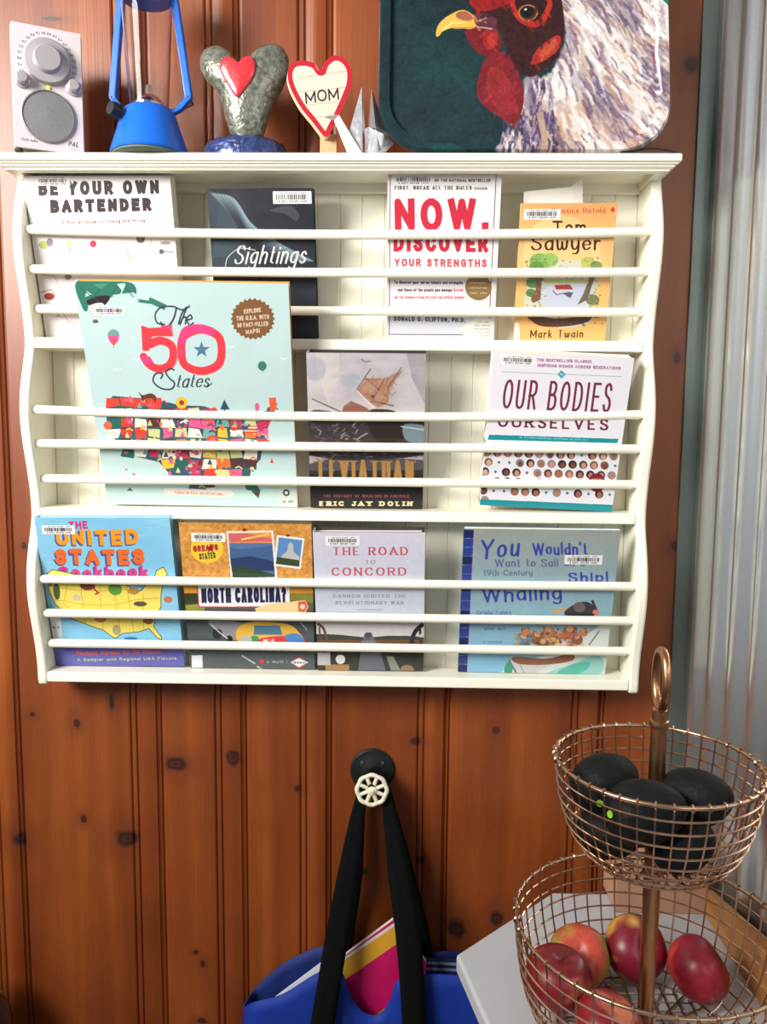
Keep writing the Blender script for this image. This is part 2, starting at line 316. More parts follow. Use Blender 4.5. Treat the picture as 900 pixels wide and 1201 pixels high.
# ------------------------------------------------------------------ knotty pine material (grain runs up the boards)
def pine():
    m = bpy.data.materials.new('knotty_pine'); m.use_nodes = True; nt = m.node_tree; N = nt.nodes; L = nt.links; b = N['Principled BSDF']
    g = N.new('ShaderNodeNewGeometry'); oi = N.new('ShaderNodeObjectInfo')
    def math_(op, a, c=None, clamp=False):
        n = N.new('ShaderNodeMath'); n.operation = op; n.use_clamp = clamp
        for i, v in enumerate((a, c)):
            if v is None: continue
            if isinstance(v, (int, float)): n.inputs[i].default_value = v
            else: L.new(v, n.inputs[i])
        return n.outputs[0]
    def noise(scale, sc, detail=5, dist=0):
        mp = N.new('ShaderNodeMapping'); mp.inputs['Scale'].default_value = sc; L.new(g.outputs['Position'], mp.inputs[0])
        n = N.new('ShaderNodeTexNoise'); n.inputs['Scale'].default_value = scale; n.inputs['Detail'].default_value = detail; n.inputs['Distortion'].default_value = dist
        L.new(mp.outputs[0], n.inputs['Vector']); return n.outputs[0]
    def ramp(src, *st):
        r = N.new('ShaderNodeValToRGB'); e = r.color_ramp.elements
        e[0].position, e[0].color = st[0][0], (*lin(st[0][1]), 1); e[1].position, e[1].color = st[-1][0], (*lin(st[-1][1]), 1)
        for p, c in st[1:-1]: q = e.new(p); q.color = (*lin(c), 1)
        L.new(src, r.inputs[0]); return r.outputs[0]
    def mix(f, a, c, mode='MIX'):
        n = N.new('ShaderNodeMix'); n.data_type = 'RGBA'; n.blend_type = mode
        for i, v in ((0, f), (6, a), (7, c)):
            if isinstance(v, (int, float)): n.inputs[i].default_value = v
            elif isinstance(v, tuple): n.inputs[i].default_value = v
            else: L.new(v, n.inputs[i])
        return n.outputs[2]
    base = ramp(noise(1, (20, 20, 1.0), 4, .5), (.28, (130, 62, 22)), (.5, (148, 74, 27)), (.75, (172, 92, 38)))
    blot = ramp(noise(4, (2, 2, .9), 3), (.3, (206, 190, 190)), (.62, (255, 255, 255)))
    c = mix(.85, base, blot, 'MULTIPLY')
    fine = ramp(noise(1, (420, 420, 9), 3), (.35, (232, 222, 214)), (.6, (255, 255, 255)))
    c = mix(.4, c, fine, 'MULTIPLY')
    tone = math_('ADD', math_('MULTIPLY', oi.outputs['Random'], .16), .86)
    h = N.new('ShaderNodeHueSaturation'); L.new(tone, h.inputs['Value']); L.new(c, h.inputs['Color']); c = h.outputs[0]
    K = [(24, 985, 12, 13), (90, 848, 5, 7), (131, 822, 4, 13), (149, 984, 17, 14), (98, 961, 4.5, 6), (206, 896, 18, 11), (273, 888, 10, 13), (349, 925, 5.5, 6), (230, 1117, 4, 4),
         (238, 1131, 4, 6), (536, 1089, 14, 16), (583, 1077, 11, 12), (582, 857, 6, 6), (487, 869, 9, 7), (493, 1009, 8, 6), (428, 1022, 5, 5), (811, 76, 10, 11), (237, 1197, 7, 4),
         (38, 838, 5, 4), (28, 640, 4, 5), (793, 640, 8, 8), (795, 420, 5, 7), (272, 160, 3, 4), (60, 22, 14, 3), (745, 20, 5, 7)]
    nz = noise(45, (1, 1, 1), 3); nz2 = math_('MULTIPLY', nz, .9); cur = None
    for px, py, rx, ry in K:
        p = UY(px, py, .065); s = N.new('ShaderNodeVectorMath'); s.operation = 'SUBTRACT'; s.inputs[1].default_value = (p[0], .065, p[2]); L.new(g.outputs['Position'], s.inputs[0])
        q = N.new('ShaderNodeVectorMath'); q.operation = 'MULTIPLY'; k = 1 / (1.2e-3); q.inputs[1].default_value = (k / rx, 0, k / ry); L.new(s.outputs[0], q.inputs[0])
        l = N.new('ShaderNodeVectorMath'); l.operation = 'LENGTH'; L.new(q.outputs[0], l.inputs[0]); cur = l.outputs['Value'] if cur is None else math_('MINIMUM', cur, l.outputs['Value'])
    d = math_('ADD', cur, math_('SUBTRACT', nz2, .45))
    kn = ramp(math_('MULTIPLY', d, .4), (0, (44, 22, 18)), (.12, (70, 34, 24)), (.2, (38, 18, 14)), (.3, (84, 40, 22)), (.42, (120, 58, 28)))
    fac = math_('SUBTRACT', 1, math_('MULTIPLY', math_('SUBTRACT', d, .55), 1.1, True), True)
    halo = math_('MULTIPLY', math_('SUBTRACT', 1, math_('MULTIPLY', math_('SUBTRACT', d, .8), .42, True), True), .5)
    c = mix(halo, c, (*lin((104, 46, 22)), 1)); c = mix(math_('MULTIPLY', fac, .95), c, kn)
    L.new(c, b.inputs['Base Color']); b.inputs['Roughness'].default_value = .42; b.inputs['Coat Weight'].default_value = .12; b.inputs['Coat Roughness'].default_value = .3
    bp = N.new('ShaderNodeBump'); bp.inputs['Strength'].default_value = .12; bp.inputs['Distance'].default_value = .002
    L.new(noise(1, (300, 300, 6), 3), bp.inputs['Height']); L.new(bp.outputs[0], b.inputs['Normal'])
    return m
M_pine = pine()

# ------------------------------------------------------------------ the setting
YW = .07; ZT = .75; ZF = -1.68; XC = .493
wall = MB().box(-1.6, XC + .03, YW + .004, YW + .06, ZF, ZT + .3).build('wall_back', mat('wall_backing', (70, 36, 22), .8)); setp(wall, kind='structure')
cents = [-.694, -.492, -.2835, -.1595, -.035, .136, .3575, .494 + .03]
cents = [-1.28, -1.13, -.91] + cents
for a, c in zip(cents[:-1], cents[1:]):
    x0 = a + .0195; x1 = c + .0195; last = c > .5
    if last: x1 = XC + .004
    prof = [(x0, .003), (x0 + .0012, .0), (x0 + .0025, .0006), (x0 + .0042, .0036), (x0 + .006, .0008), (x0 + .009, 0)]
    if not last:
        prof += [(c - .0245, 0), (c - .0228, .001), (c - .0212, .0036), (c - .0196, .001), (c - .0165, .0008), (c - .0145, .001), (c - .0128, .0036), (c - .0112, .0012)]
        prof += [(c - .0105 + .024 * t, .0012 - .0022 * math.sin(PI * t)) for t in (.15, .35, .5, .65, .85)]
        prof += [(c + .0148, .0014), (c + .0163, .004)]
    prof += [(x1 - .0005, .0055 if not last else 0), (x1 - .0005, .012), (x0, .012)]
    prof = [(x, YW - .005 + y) for x, y in prof]
    n = len(prof); mb = MB().add([(x, y, ZF) for x, y in prof] + [(x, y, ZT) for x, y in prof],
        [tuple(range(n)), tuple(range(n, 2 * n))] + [(i, (i + 1) % n, (i + 1) % n + n, i + n) for i in range(n)])
    mb.build('plank', M_pine, wall)
ZTB = -.930                                  # height of the table top
wr = MB().box(XC + .022, XC + .07, -2.6, YW + .06, ZF, ZT + .3).build('wall_right', mat('wall_backing', (70, 36, 22), .8)); setp(wr, kind='structure')
mb = MB(); per = .0635; nn = 12; Y = []
y = YW
vs_ = []; k = 0
while y > -2.4:
    ph = 2 * PI * (YW - y) / per; vs_.append((XC + .009 + .0085 * math.cos(ph + .9), y)); y -= per / nn
n = len(vs_); mb.add([(x, y, ZF) for x, y in vs_] + [(x, y, ZT) for x, y in vs_] + [(x + .0012, y, ZF) for x, y in vs_] + [(x + .0012, y, ZT) for x, y in vs_],
    [(i, i + 1, n + i + 1, n + i) for i in range(n - 1)] + [(2 * n + i, 2 * n + i + 1, 3 * n + i + 1, 3 * n + i) for i in range(n - 1)])
mb.build('corrugated_sheet', M_steel, wr, smooth=60)
tr = MB().box(.473, XC + .012, YW - .0085, YW - .005, ZF, ZT).box(XC + .0005, XC + .004, YW - .024, YW - .0085, ZF, ZT)
setp(tr.build('trim_1', mat('green_grey_metal', (112, 122, 116), .42, .6, var=.06, scale=8), bevel=.0012), kind='structure')
setp(MB().box(-3, XC + .07, -3.2, YW + .06, ZF - .05, ZF).build('floor', mat('floor_boards', (92, 66, 48), .5)), kind='structure')

# ------------------------------------------------------------------ the book rack
RACKW = .41; TH = .0135
rack = empty('book_rack', (0, .06, -.68), 'white wall-hung book display rack with scalloped sides and nine round rails', 'rack')
rack_inv = (0, -.06, .68)
def rp(mb, name, mats=M_white, **k):
    o = mb.build(name, mats, **k); o.parent = rack; o.location = rack_inv; return o
TIERS = [(-.004, -.2197), (-.2197, -.4445), (-.4445, -.6714)]
def front(z):
    for a, c in TIERS:
        if z <= a and z >= c:
            t = (a - z) / (a - c); return -.0225 * math.sin(PI * t ** .78) ** 2
    return 0.
for sx in (-1, 1):
    zs = np.linspace(-.0115, -.682, 90); outl = [(front(z), z) for z in zs]
    outl = outl[:-1] + [(.002, -.6825), (.06, -.6825), (.06, -.0115)]
    x0, x1 = (-RACKW, -RACKW + TH) if sx < 0 else (RACKW - TH, RACKW)
    n = len(outl); m_ = MB().add([(x0, a, z) for a, z in outl] + [(x1, a, z) for a, z in outl],
        [tuple(range(n)), tuple(range(n, 2 * n))] + [(i, (i + 1) % n, (i + 1) % n + n, i + n) for i in range(n)])
    rp(m_, 'side_panel', smooth=35, bevel=.0035, seg=3)
TOPF = -.055
rp(MB().box(-.4175, .4175, TOPF, .062, -.0075, .002), 'top_board', bevel=.0022, seg=2)
# cove moulding under the top board, mitred round both ends
cove = [(.0, -.0075), (.0, -.009), (.003, -.0095), (.004, -.0115), (.007, -.0132), (.0085, -.0136), (.0085, -.0152), (.022, -.0152), (.022, -.0075)]
ms = MB(); n = len(cove); ring = []
for q, z in cove:
    f = TOPF + .004 + q; e = .4145 - q; ring.append([(-e, .06, z), (-e, f, z), (e, f, z), (e, .06, z)])
ms.add([p for r in ring for p in r], [(4 * i + k, 4 * i + k + 1, 4 * ((i + 1) % n) + k + 1, 4 * ((i + 1) % n) + k) for i in range(n) for k in range(3)] + [tuple(4 * i for i in range(n)), tuple(4 * i + 3 for i in range(n))])
rp(ms, 'cove_moulding')
rp(MB().box(-RACKW + TH, RACKW - TH, .040, .052, -.018, -.0075), 'head_rail')
SH = [-.2130, -.4372, -.6636]
for z in SH: rp(MB().box(-RACKW + TH, RACKW - TH, .0005, .053, z - .0142, z), 'shelf_board', bevel=.0018)
nb = 26; w = (2 * (RACKW - TH)) / nb
for i in range(nb):
    x = -RACKW + TH + i * w; g_ = .0014
    pr = [(x, .0545), (x + g_, .0528), (x + w - g_, .0528), (x + w, .0545), (x + w, .059), (x, .059)]
    rp(MB().add([(a, c, -.680) for a, c in pr] + [(a, c, -.0075) for a, c in pr], [tuple(range(6)), tuple(range(6, 12))] + [(k, (k + 1) % 6, (k + 1) % 6 + 6, k + 6) for k in range(6)]), 'back_board')
RAILS = [-.0788, -.1275, -.1759, -.3073, -.3517, -.3990, -.5323, -.5801, -.6248]
SAG = [.0050, .0028, .0006, .0058, .0008, 0, .0006, .0004, 0]
for z, sg in zip(RAILS, SAG):
    yy = front(z) + .0125; e = RACKW - TH
    mid = [(e * q, yy, z - sg * (1 - q * q)) for q in np.linspace(-.985, .985, 15)]
    rp(MB().tube([(-e - .004, yy, z), (-e + .001, yy, z)] + mid + [(e - .001, yy, z), (e + .004, yy, z)], [.0044, .0048] + [.0060] * 15 + [.0048, .0044], 14), 'rail', smooth=50)

# ------------------------------------------------------------------ books
BR_MB = {}
def book(art, corners, yb, yt, th, shelf, label, cov=(240, 238, 235), paper=(236, 230, 215), spine=None, hard=True, sticker=None, sticker_back=None, group=None, inset=.003, roughness=.35, zmax=None):
    TL, TR, BRc, BL = corners
    P = [UY(*TL, yt), UY(*TR, yt), UY(*BRc, yb), UY(*BL, yb)]
    u = ((P[1] - P[0]) + (P[2] - P[3])) / 2; v = ((P[0] - P[3]) + (P[1] - P[2])) / 2; W_ = np.linalg.norm(u); u = u / W_
    v = v - u * v.dot(u); H_ = np.linalg.norm(v); v = v / H_; nrm = np.cross(v, u) * -1      # u x right, v up, nrm into the wall
    if nrm[1] < 0: nrm = -nrm
    c = sum(P) / 4; o = c - v * H_ / 2
    low = min((o - u * W_ / 2)[2], (o + u * W_ / 2)[2]); o[2] += shelf + .0006 - low
    H0 = H_
    if zmax is not None:
        top = max((o - u * W_ / 2 + v * H_)[2], (o + u * W_ / 2 + v * H_)[2]) + nrm[2] * th
        if top > zmax: H_ -= (top - zmax) / v[2]
    mw = Matrix([[u[i], nrm[i], v[i], o[i]] for i in range(3)] + [[0, 0, 0, 1]])
    root = empty('book', None, label, 'book', group, mat4=mw)
    ct = .0022 if hard else .0007; fm = art.material('printed_cover', roughness); em = mat('board_%d_%d_%d' % cov, cov, .5)
    h = W_ / 2
    fc = MB().box(-h, h, 0, ct, 0, H_, 1, front=0); fc.uv[0] = [(0, 0), (1, 0), (1, H_ / H0), (0, H_ / H0)]; fc.build('front_cover', [fm, em], root)
    MB().box(-h, h, th - ct, th, 0, H_).build('back_cover', em, root)
    MB().box(-h, -h + ct, ct, th - ct, 0, H_).build('spine', spine or em, root)
    i = inset if hard else .0006
    MB().box(-h + ct, h - i, ct, th - ct, i, H_ - i).build('page_block', mat('page_edges_%d' % paper[0], paper, .8, var=.12, scale=1, stretch=(1, 900, 1)), root)
    if sticker:
        (x0, y0, x1, y1) = sticker
        q = art.T([(x0, y0), (x1, y1)]); q[:, 0] = q[:, 0] / art.w * W_ - h; q[:, 1] = np.minimum(H0 - q[:, 1] / art.h * H0, H_ - .0008)
        st = Print([(0, 0), (60, 0), (60, 20), (0, 20)], 3, (248, 246, 245)); st.small((8, 3.6), (52, 3.6), 2.6, (60, 60, 70), .8)
        rg = random.Random(int(x0)); X = 5
        while X < 54: ww = rg.choice((.6, .9, 1.5)); st.rect(X, 5, X + ww, 13.5, (40, 40, 52)); X += ww + rg.choice((.5, .7, 1.1))
        st.text('3 0211 00120 14%02d' % rg.randrange(99), (8, 18), (52, 18), 3.4, .6, (50, 50, 60))
        MB().box(q[0, 0], q[1, 0], -.00025, -.00002, q[1, 1], q[0, 1], 1, front=0).build('barcode_label', [st.material('barcode_print', .4), M_tag], root)
    return root, u, v, nrm, o, W_, H_

# --- first tier
A = Print([(26, 196), (203, 196), (211, 398), (54, 398)], 3, (244, 238, 238))
A.noise(5, 20)
A.text('BE YOUR OWN', (46, 231), (190, 229), 16.5, 4.4, (52, 40, 42), gap=.34); A.text('BARTENDER', (60, 252), (180, 249.5), 15.5, 4.6, (52, 40, 42), gap=.32)
A.text('A Boozier Guide to Finding and Mixing', (73, 265.5), (172, 263), 4.2, .7, (120, 90, 90))
def glass(a, x, y, s, col):
    a.poly([(x - 5 * s, y - 4 * s), (x + 5 * s, y - 4 * s), (x, y + 2 * s)], col, .8); a.line([(x, y + 2 * s), (x, y + 8 * s)], .7, (120, 100, 100)); a.line([(x - 3 * s, y + 8 * s), (x + 3 * s, y + 8 * s)], .7, (120, 100, 100))
glass(A, 82, 290, 1, (208, 214, 90)); A.ell(52, 290, 6, 5, (190, 200, 110)); A.ell(59, 287, 4, 5, (140, 130, 140)); A.ell(110, 289, 4, 4, (196, 62, 82)); A.ell(166, 283, 5, 5, (104, 96, 100)); A.ell(165, 282, 2, 2, (160, 150, 150))
A.line([(106, 312), (108, 300), (120, 299), (136, 300), (146, 312)], .8, (180, 160, 160)); A.line([(178, 282), (179, 312)], .8, (190, 170, 170)); A.ell(190, 298, 3, 3, (90, 90, 90)); A.line([(190, 298), (205, 298)], 1.2, (120, 110, 110)); A.ell(195, 288, 6, 2, (170, 160, 160))
A.blob([(145, 290), (152, 296), (156, 308), (150, 312), (148, 300)], (200, 170, 170), .7); A.line([(63, 289), (69, 291), (76, 289)], .7, (180, 160, 160)); A.ell(58, 350, 6, 4, (176, 58, 68)); A.line([(48, 345), (60, 342), (66, 350)], .7, (120, 90, 60))
A.ell(80, 327, 4, 4, (150, 150, 130)); A.line([(50, 325), (64, 326), (72, 345), (71, 365), (80, 378), (90, 382)], .8, (180, 150, 150)); glass(A, 68, 366, .8, (220, 190, 190)); A.ell(120, 350, 6, 6, (220, 150, 80)); glass(A, 150, 340, 1, (230, 150, 150))
book(A, [(26, 196), (203, 196), (211, 398), (54, 398)], .030, -.020, .024, SH[0], 'white cocktail book with bold black capitals and small drawings, top left of the rack', (240, 232, 232), hard=False, sticker=(42, 208, 84, 219), zmax=-.0088)

S = Print([(246, 221), (369, 220), (371, 398), (252, 398)], 3, (34, 38, 48)); S.noise(16, 90); S.noise(10, 30)
for i in range(46):
    t = i / 46; S.line(catmull([(250 + 26 * t, 226 + 30 * t), (276 + 8 * t, 232 + 26 * t), (297 - 4 * t, 262 + 14 * t), (330 - 20 * t, 285 + 8 * t), (368 - 40 * t, 305)]), 1.4, (150 - 90 * t, 176 - 100 * t, 184 - 98 * t), .38 * (1 - t))
S.poly([(246, 221), (256, 226), (272, 250), (285, 275), (300, 300), (252, 398)], (92, 124, 134), .3); S.blob([(318, 246), (340, 240), (352, 250), (348, 258), (336, 250)], (90, 98, 106), .5)
for a_ in range(14): S.line([(262 + a_ * 2, 236 + a_ * 3), (250 + a_, 300)], .5, (150, 176, 186), .22)
S.text('Sightings', (274, 309), (358, 308), 23, 2.3, (222, 220, 216), 'script', slant=.28, gap=.16); S.line(catmull([(264, 312), (268, 300), (282, 290), (300, 292)]), .9, (216, 214, 210)); S.small((285, 385), (340, 385), 5, (150, 155, 160))
book(S, [(246, 221), (369, 220), (371, 398), (252, 398)], .026, -.012, .020, SH[0], 'dark blue-grey hardcover with white script title, behind the big pale blue atlas', (26, 28, 36), sticker=(322, 224, 367, 238), zmax=-.0088)

N_ = Print([(457, 194), (591, 195), (578, 399), (452, 399)], 3, (242, 236, 238)); N_.vgrad(330, 399, (240, 235, 238), (206, 208, 222)); N_.noise(4, 30)
N_.line([(460, 200), (584, 201)], .9, (90, 70, 90)); N_.line([(584, 201), (572, 391)], .9, (90, 70, 90)); N_.line([(572, 391), (455, 391)], .9, (90, 70, 90)); N_.line([(455, 391), (460, 200)], .9, (90, 70, 90))
N_.text('OF THE NATIONAL BESTSELLER', (512, 211.5), (577, 212), 3.2, .6, (60, 50, 60)); N_.text('FIRST, BREAK ALL THE RULES', (465, 220.5), (555, 221), 4.4, .9, (60, 50, 60), 'slab'); N_.text('COMES', (558, 221), (573, 221), 2.6, .5, (60, 50, 60))
N_.text('NOW.', (464, 268.5), (574, 269), 37.5, 8, (208, 42, 66), gap=.26); N_.text('DISCOVER', (462, 293), (573, 294), 20, 4.8, (208, 42, 66), gap=.26); N_.text('YOUR STRENGTHS', (463, 310.5), (571, 311.5), 9, 1.9, (212, 60, 80), gap=.34)
N_.text('To discover your unique talents and strengths', (462, 331), (543, 331.5), 3.6, .7, (80, 60, 70)); N_.text('and those of the people you manage', (466, 340), (530, 340), 3.4, .7, (80, 60, 70)); N_.text('Revised', (532, 340), (543, 340), 3.4, .6, (220, 90, 100)); N_.text('by the famous study of over two million people', (462, 348.5), (544, 348.5), 3.4, .6, (220, 90, 100))
N_.ell(561, 335, 15.5, 15.5, (146, 116, 72)); [N_.small((551, 325 + i * 6), (571, 325 + i * 6), 3, (210, 196, 160)) for i in range(4)]
N_.text('DONALD O. CLIFTON, PH.D.', (461, 375), (545, 376.5), 5.4, 1.2, (60, 60, 80), gap=.3); N_.poly([(538, 384), (560, 370), (578, 372), (576, 398), (546, 398)], (240, 240, 226)); [N_.small((556, 377 + i * 4), (574, 377 + i * 4), 2.4, (150, 150, 140)) for i in range(5)]
b2, *_ = book(N_, [(457, 194), (591, 195), (578, 399), (452, 399)], .029, -.021, .019, SH[0], 'white paperback with red capital lettering and a gold seal, touching the top moulding', (226, 226, 230), hard=False, sticker=(463, 197, 511, 215), zmax=-.0088)

T_ = Print([(615, 236), (729, 236), (706, 399), (600, 399)], 3, (250, 196, 120)); T_.vgrad(236, 330, (244, 176, 108), (252, 206, 138)); T_.ell(660, 300, 46, 50, (254, 222, 160), .6); T_.noise(10, 60)
T_.text('Young Classics Retold', (619, 249), (714, 248), 7, 1.1, (208, 92, 70), 'serif', gap=.16); T_.blob([(723, 241), (725, 244), (723, 247), (720, 244)], (222, 60, 50))
T_.text('Tom', (651, 270.5), (690, 270.5), 13.5, 2.3, (74, 38, 22), 'sans', gap=.2); T_.text('Sawyer', (624, 292.5), (706, 292), 19, 2.6, (74, 38, 22), 'script', slant=.08, gap=.16)
T_.blob([(622, 306), (640, 298), (655, 305), (700, 303), (704, 320), (696, 350), (694, 372), (672, 382), (632, 380), (618, 368), (614, 350), (620, 330)], (216, 216, 200)); T_.blob([(632, 336), (690, 332), (688, 358), (640, 358)], (206, 212, 230))
for x, y, r, c in ((634, 305, 12, (126, 178, 84)), (646, 303, 10, (148, 196, 96)), (630, 312, 9, (96, 150, 66)), (690, 306, 8, (196, 196, 90)), (700, 310, 7, (120, 150, 84)), (625, 330, 8, (92, 140, 76)), (622, 342, 6, (86, 130, 70)), (694, 350, 8, (110, 120, 80))): T_.ell(x, y, r, r * .8, c, .9)
T_.poly([(630, 322), (636, 322), (633, 350), (624, 354), (622, 348), (628, 338)], (136, 92, 66)); T_.poly([(694, 318), (699, 320), (688, 350), (676, 356), (684, 342)], (120, 104, 86)); T_.line([(664, 330), (666, 312)], 1, (110, 90, 70)); T_.poly([(650, 333), (668, 332), (672, 338), (652, 338)], (176, 66, 52)); T_.poly([(660, 343), (672, 341), (668, 348)], (90, 96, 120)); T_.line([(648, 339), (652, 344), (668, 341)], 1, (90, 80, 90))
T_.blob([(616, 366), (650, 372), (690, 368), (686, 376), (660, 381), (630, 380)], (96, 66, 50)); T_.blob([(640, 370), (660, 366), (678, 370)], (190, 190, 160)); T_.rect(640, 326, 690, 331, (196, 200, 130), .8)
rg = random.Random(17)
for _ in range(240):
    x, y = rg.uniform(616, 704), rg.uniform(300, 381)
    if 640 < x < 690 and 326 < y < 362: continue
    c_ = rg.choice([(110, 150, 84), (146, 176, 104), (120, 104, 84), (92, 80, 66), (176, 170, 140)]) if y < 360 else rg.choice([(92, 64, 50), (130, 96, 76), (76, 60, 46)])
    T_.ell(x, y, rg.uniform(.8, 2.2), rg.uniform(.6, 1.6), c_, .55)
T_.text('Mark Twain', (619, 394.5), (681, 394), 9.5, 1.5, (84, 52, 30), 'script', slant=.12, gap=.2); T_.rect(598, 377, 607, 399, (246, 240, 236))
book(T_, [(615, 236), (729, 236), (706, 399), (600, 399)], .029, -.014, .009, SH[0], 'thin orange paperback with a river scene and dark brown title, top right tier', (238, 190, 130), hard=False, sticker=(618, 243, 660, 255.5))
p = [UY(616, 238, .0), UY(686, 238, .0), UY(686, 205.5, -.003), UY(672, 216, -.0025), UY(616, 222, -.002)]
lw = UY(686, 300, .020); lw2 = UY(616, 300, .020); q = [lw2, lw, p[2], p[3], p[4]]
q = [np.array(v) + np.array([0, .0112, 0]) for v in q]
m_ = MB(); m_.add([tuple(v) for v in q] + [tuple(v + np.array([0, .0004, 0])) for v in q], [(0, 1, 2, 3, 4), (9, 8, 7, 6, 5)] + [(i, (i + 1) % 5, (i + 1) % 5 + 5, i + 5) for i in range(5)])
setp(m_.build('paper_slip', mat('slip_paper', (250, 249, 246), .7, var=.015)), 'white paper slip with one pointed corner tucked behind the orange paperback', 'paper')

# --- second tier
F = Print([(89, 326), (341, 331), (347, 592), (124, 590)], 3, (196, 222, 222)); F.noise(7, 130); F.noise(4, 40)
F.blob([(92, 327), (130, 327), (158, 329), (163, 342), (152, 346), (138, 344), (118, 352), (108, 350), (104, 362), (98, 356)], (52, 122, 102)); F.line([(150, 330), (166, 350), (180, 352)], 3.4, (52, 122, 102)); F.line([(178, 349), (197, 358)], 6.5, (58, 126, 106)); F.poly([(134, 343), (142, 350), (168, 348), (160, 340)], (196, 222, 222)); F.poly([(104, 338), (110, 342), (102, 345)], (220, 236, 232)); F.blob([(104, 350), (118, 344), (132, 345), (124, 356), (112, 358)], (52, 38, 44)); F.blob([(106, 356), (122, 352), (126, 362), (114, 374), (108, 366)], (206, 212, 210)); F.ell(114, 374, 3.4, 2.2, (96, 100, 106))
for a_, b_ in (((96, 334), (118, 350)), ((122, 332), (112, 346)), ((140, 332), (134, 344)), ((150, 334), (160, 346))): F.line([a_, b_], 1.4, (36, 96, 84), .7)
F.poly([(112, 330), (130, 329), (121, 336)], (72, 150, 124)); F.line([(150, 331), (144, 343), (166, 350)], 1.2, (206, 226, 222)); F.poly([(140, 330), (150, 329), (147, 339)], (196, 222, 222))
F.ell(135, 390, 7, 6.5, (120, 160, 162)); F.poly([(128, 391), (142, 391), (140, 398), (136, 401), (134, 401), (130, 398)], (238, 84, 150)); F.poly([(130, 396.5), (140, 396.5), (136, 402), (134, 402)], (240, 90, 80)); F.line([(135, 402), (135, 405)], .7, (90, 90, 90)); F.ell(309, 427, 5, 5.5, (62, 128, 108)); F.line([(309, 432), (310, 434)], .8, (80, 90, 90))
for x, y in ((122, 397), (158, 418), (135, 430), (268, 404), (330, 418), (116, 360), (300, 352), (155, 394)): F.line([(x, y), (x + 4, y + 1.6), (x + 8, y)], 1.6, (226, 240, 240))
INK = (56, 68, 78)
F.line(catmull([(196, 378), (187, 376), (185, 366), (192, 358), (206, 357), (216, 361), (224, 358), (225, 356)]), 1.7, INK); F.line(catmull([(210, 359), (207, 370), (201, 379), (194, 380), (191, 375)]), 2, INK); F.line(catmull([(212, 378), (216, 366), (222, 358), (219, 366), (214, 378), (217, 371), (221, 370), (220, 378)]), 1.8, INK); F.line(catmull([(223, 373), (228, 371), (226, 367), (222, 372), (225, 379), (230, 376)]), 1.7, INK)
RD, PKc = (246, 66, 76), (240, 70, 132)
def five(o, c): F.poly([(168 + o, 379), (176 + o, 382), (199 + o, 381), (203 + o, 380), (205 + o, 392), (180 + o, 392), (179 + o, 401), (176 + o, 409), (169 + o, 409)], c); F.line(catmull([(178 + o, 401), (190 + o, 397), (203 + o, 403), (205 + o, 416), (199 + o, 427), (187 + o, 430), (176 + o, 425), (170 + o, 416)]), 9, c, butt=False)
five(1.5, (250, 150, 150)); five(0, RD); F.poly([(165, 414), (178, 416), (182, 423), (172, 426)], PKc); F.poly([(190, 380), (205, 378), (203, 386)], PKc)
F.line(catmull([(238, 384), (218, 392), (215, 410), (219, 426), (238, 433), (257, 426), (262, 410), (258, 392)], True), 9.5, RD); F.line(catmull([(215, 400), (221, 386), (238, 383), (252, 387)]), 9.5, PKc); F.poly([(210, 411), (216, 405), (216, 417)], PKc); F.poly([(267, 411), (261, 405), (261, 417)], RD)
F.poly([(238.5 + (10 if i % 2 == 0 else 4) * math.sin(i * PI / 5), 408 - (10 if i % 2 == 0 else 4) * math.cos(i * PI / 5)) for i in range(10)], (84, 124, 156))
F.line(catmull([(206, 432), (202, 430), (196, 434), (200, 441), (206, 447), (202, 454), (190, 453), (181, 445), (184, 436), (192, 436), (190, 442)]), 1.9, INK)
F.text('tates', (207, 453), (246, 452), 17, 1.9, INK, 'script', slant=.3, gap=.1); F.line(catmull([(244, 452), (250, 447)]), 1.2, INK)
t = [(299 + (26 if i % 2 == 0 else 23.3) * math.cos(i * PI / 26), 372 + (24.5 if i % 2 == 0 else 22) * math.sin(i * PI / 26)) for i in range(52)]; F.poly(t, (134, 92, 56))
for i, s_ in enumerate(('EXPLORE', 'THE U.S.A. WITH', '50 FACT-FILLED', 'MAPS!')): w_ = (10, 19, 18, 8)[i]; F.text(s_, (299 - w_, 364 + i * 8 + 2), (299 + w_, 362 + i * 8 + 2), 5, .9, (226, 210, 190))
mapo = [(127, 468), (133, 462), (180, 466), (200, 470), (212, 473), (240, 474), (252, 478), (262, 492), (272, 482), (292, 480), (296, 492), (310, 490), (314, 476), (326, 470), (322, 480), (314, 500), (312, 516), (306, 528), (305, 536), (294, 548), (292, 556), (304, 572), (302, 582), (294, 574), (284, 560), (262, 558), (244, 566), (240, 572), (228, 572), (222, 562), (206, 560), (198, 554), (186, 540), (160, 534), (146, 530), (136, 516), (126, 498), (124, 482)]
F.poly(mapo, (58, 92, 104))
cols = [(232, 70, 60), (240, 100, 150), (240, 196, 72), (56, 88, 120), (46, 110, 96), (214, 214, 150), (120, 176, 170), (238, 120, 60), (206, 60, 96), (90, 60, 60), (246, 240, 226)]
rg = random.Random(3)
from itertools import product
def inside(x, y, P):
    c_ = False; n = len(P)
    for i in range(n):
        (ax, ay), (bx, by) = P[i], P[(i + 1) % n]
        if (ay > y) != (by > y) and x < (bx - ax) * (y - ay) / (by - ay) + ax: c_ = not c_
    return c_
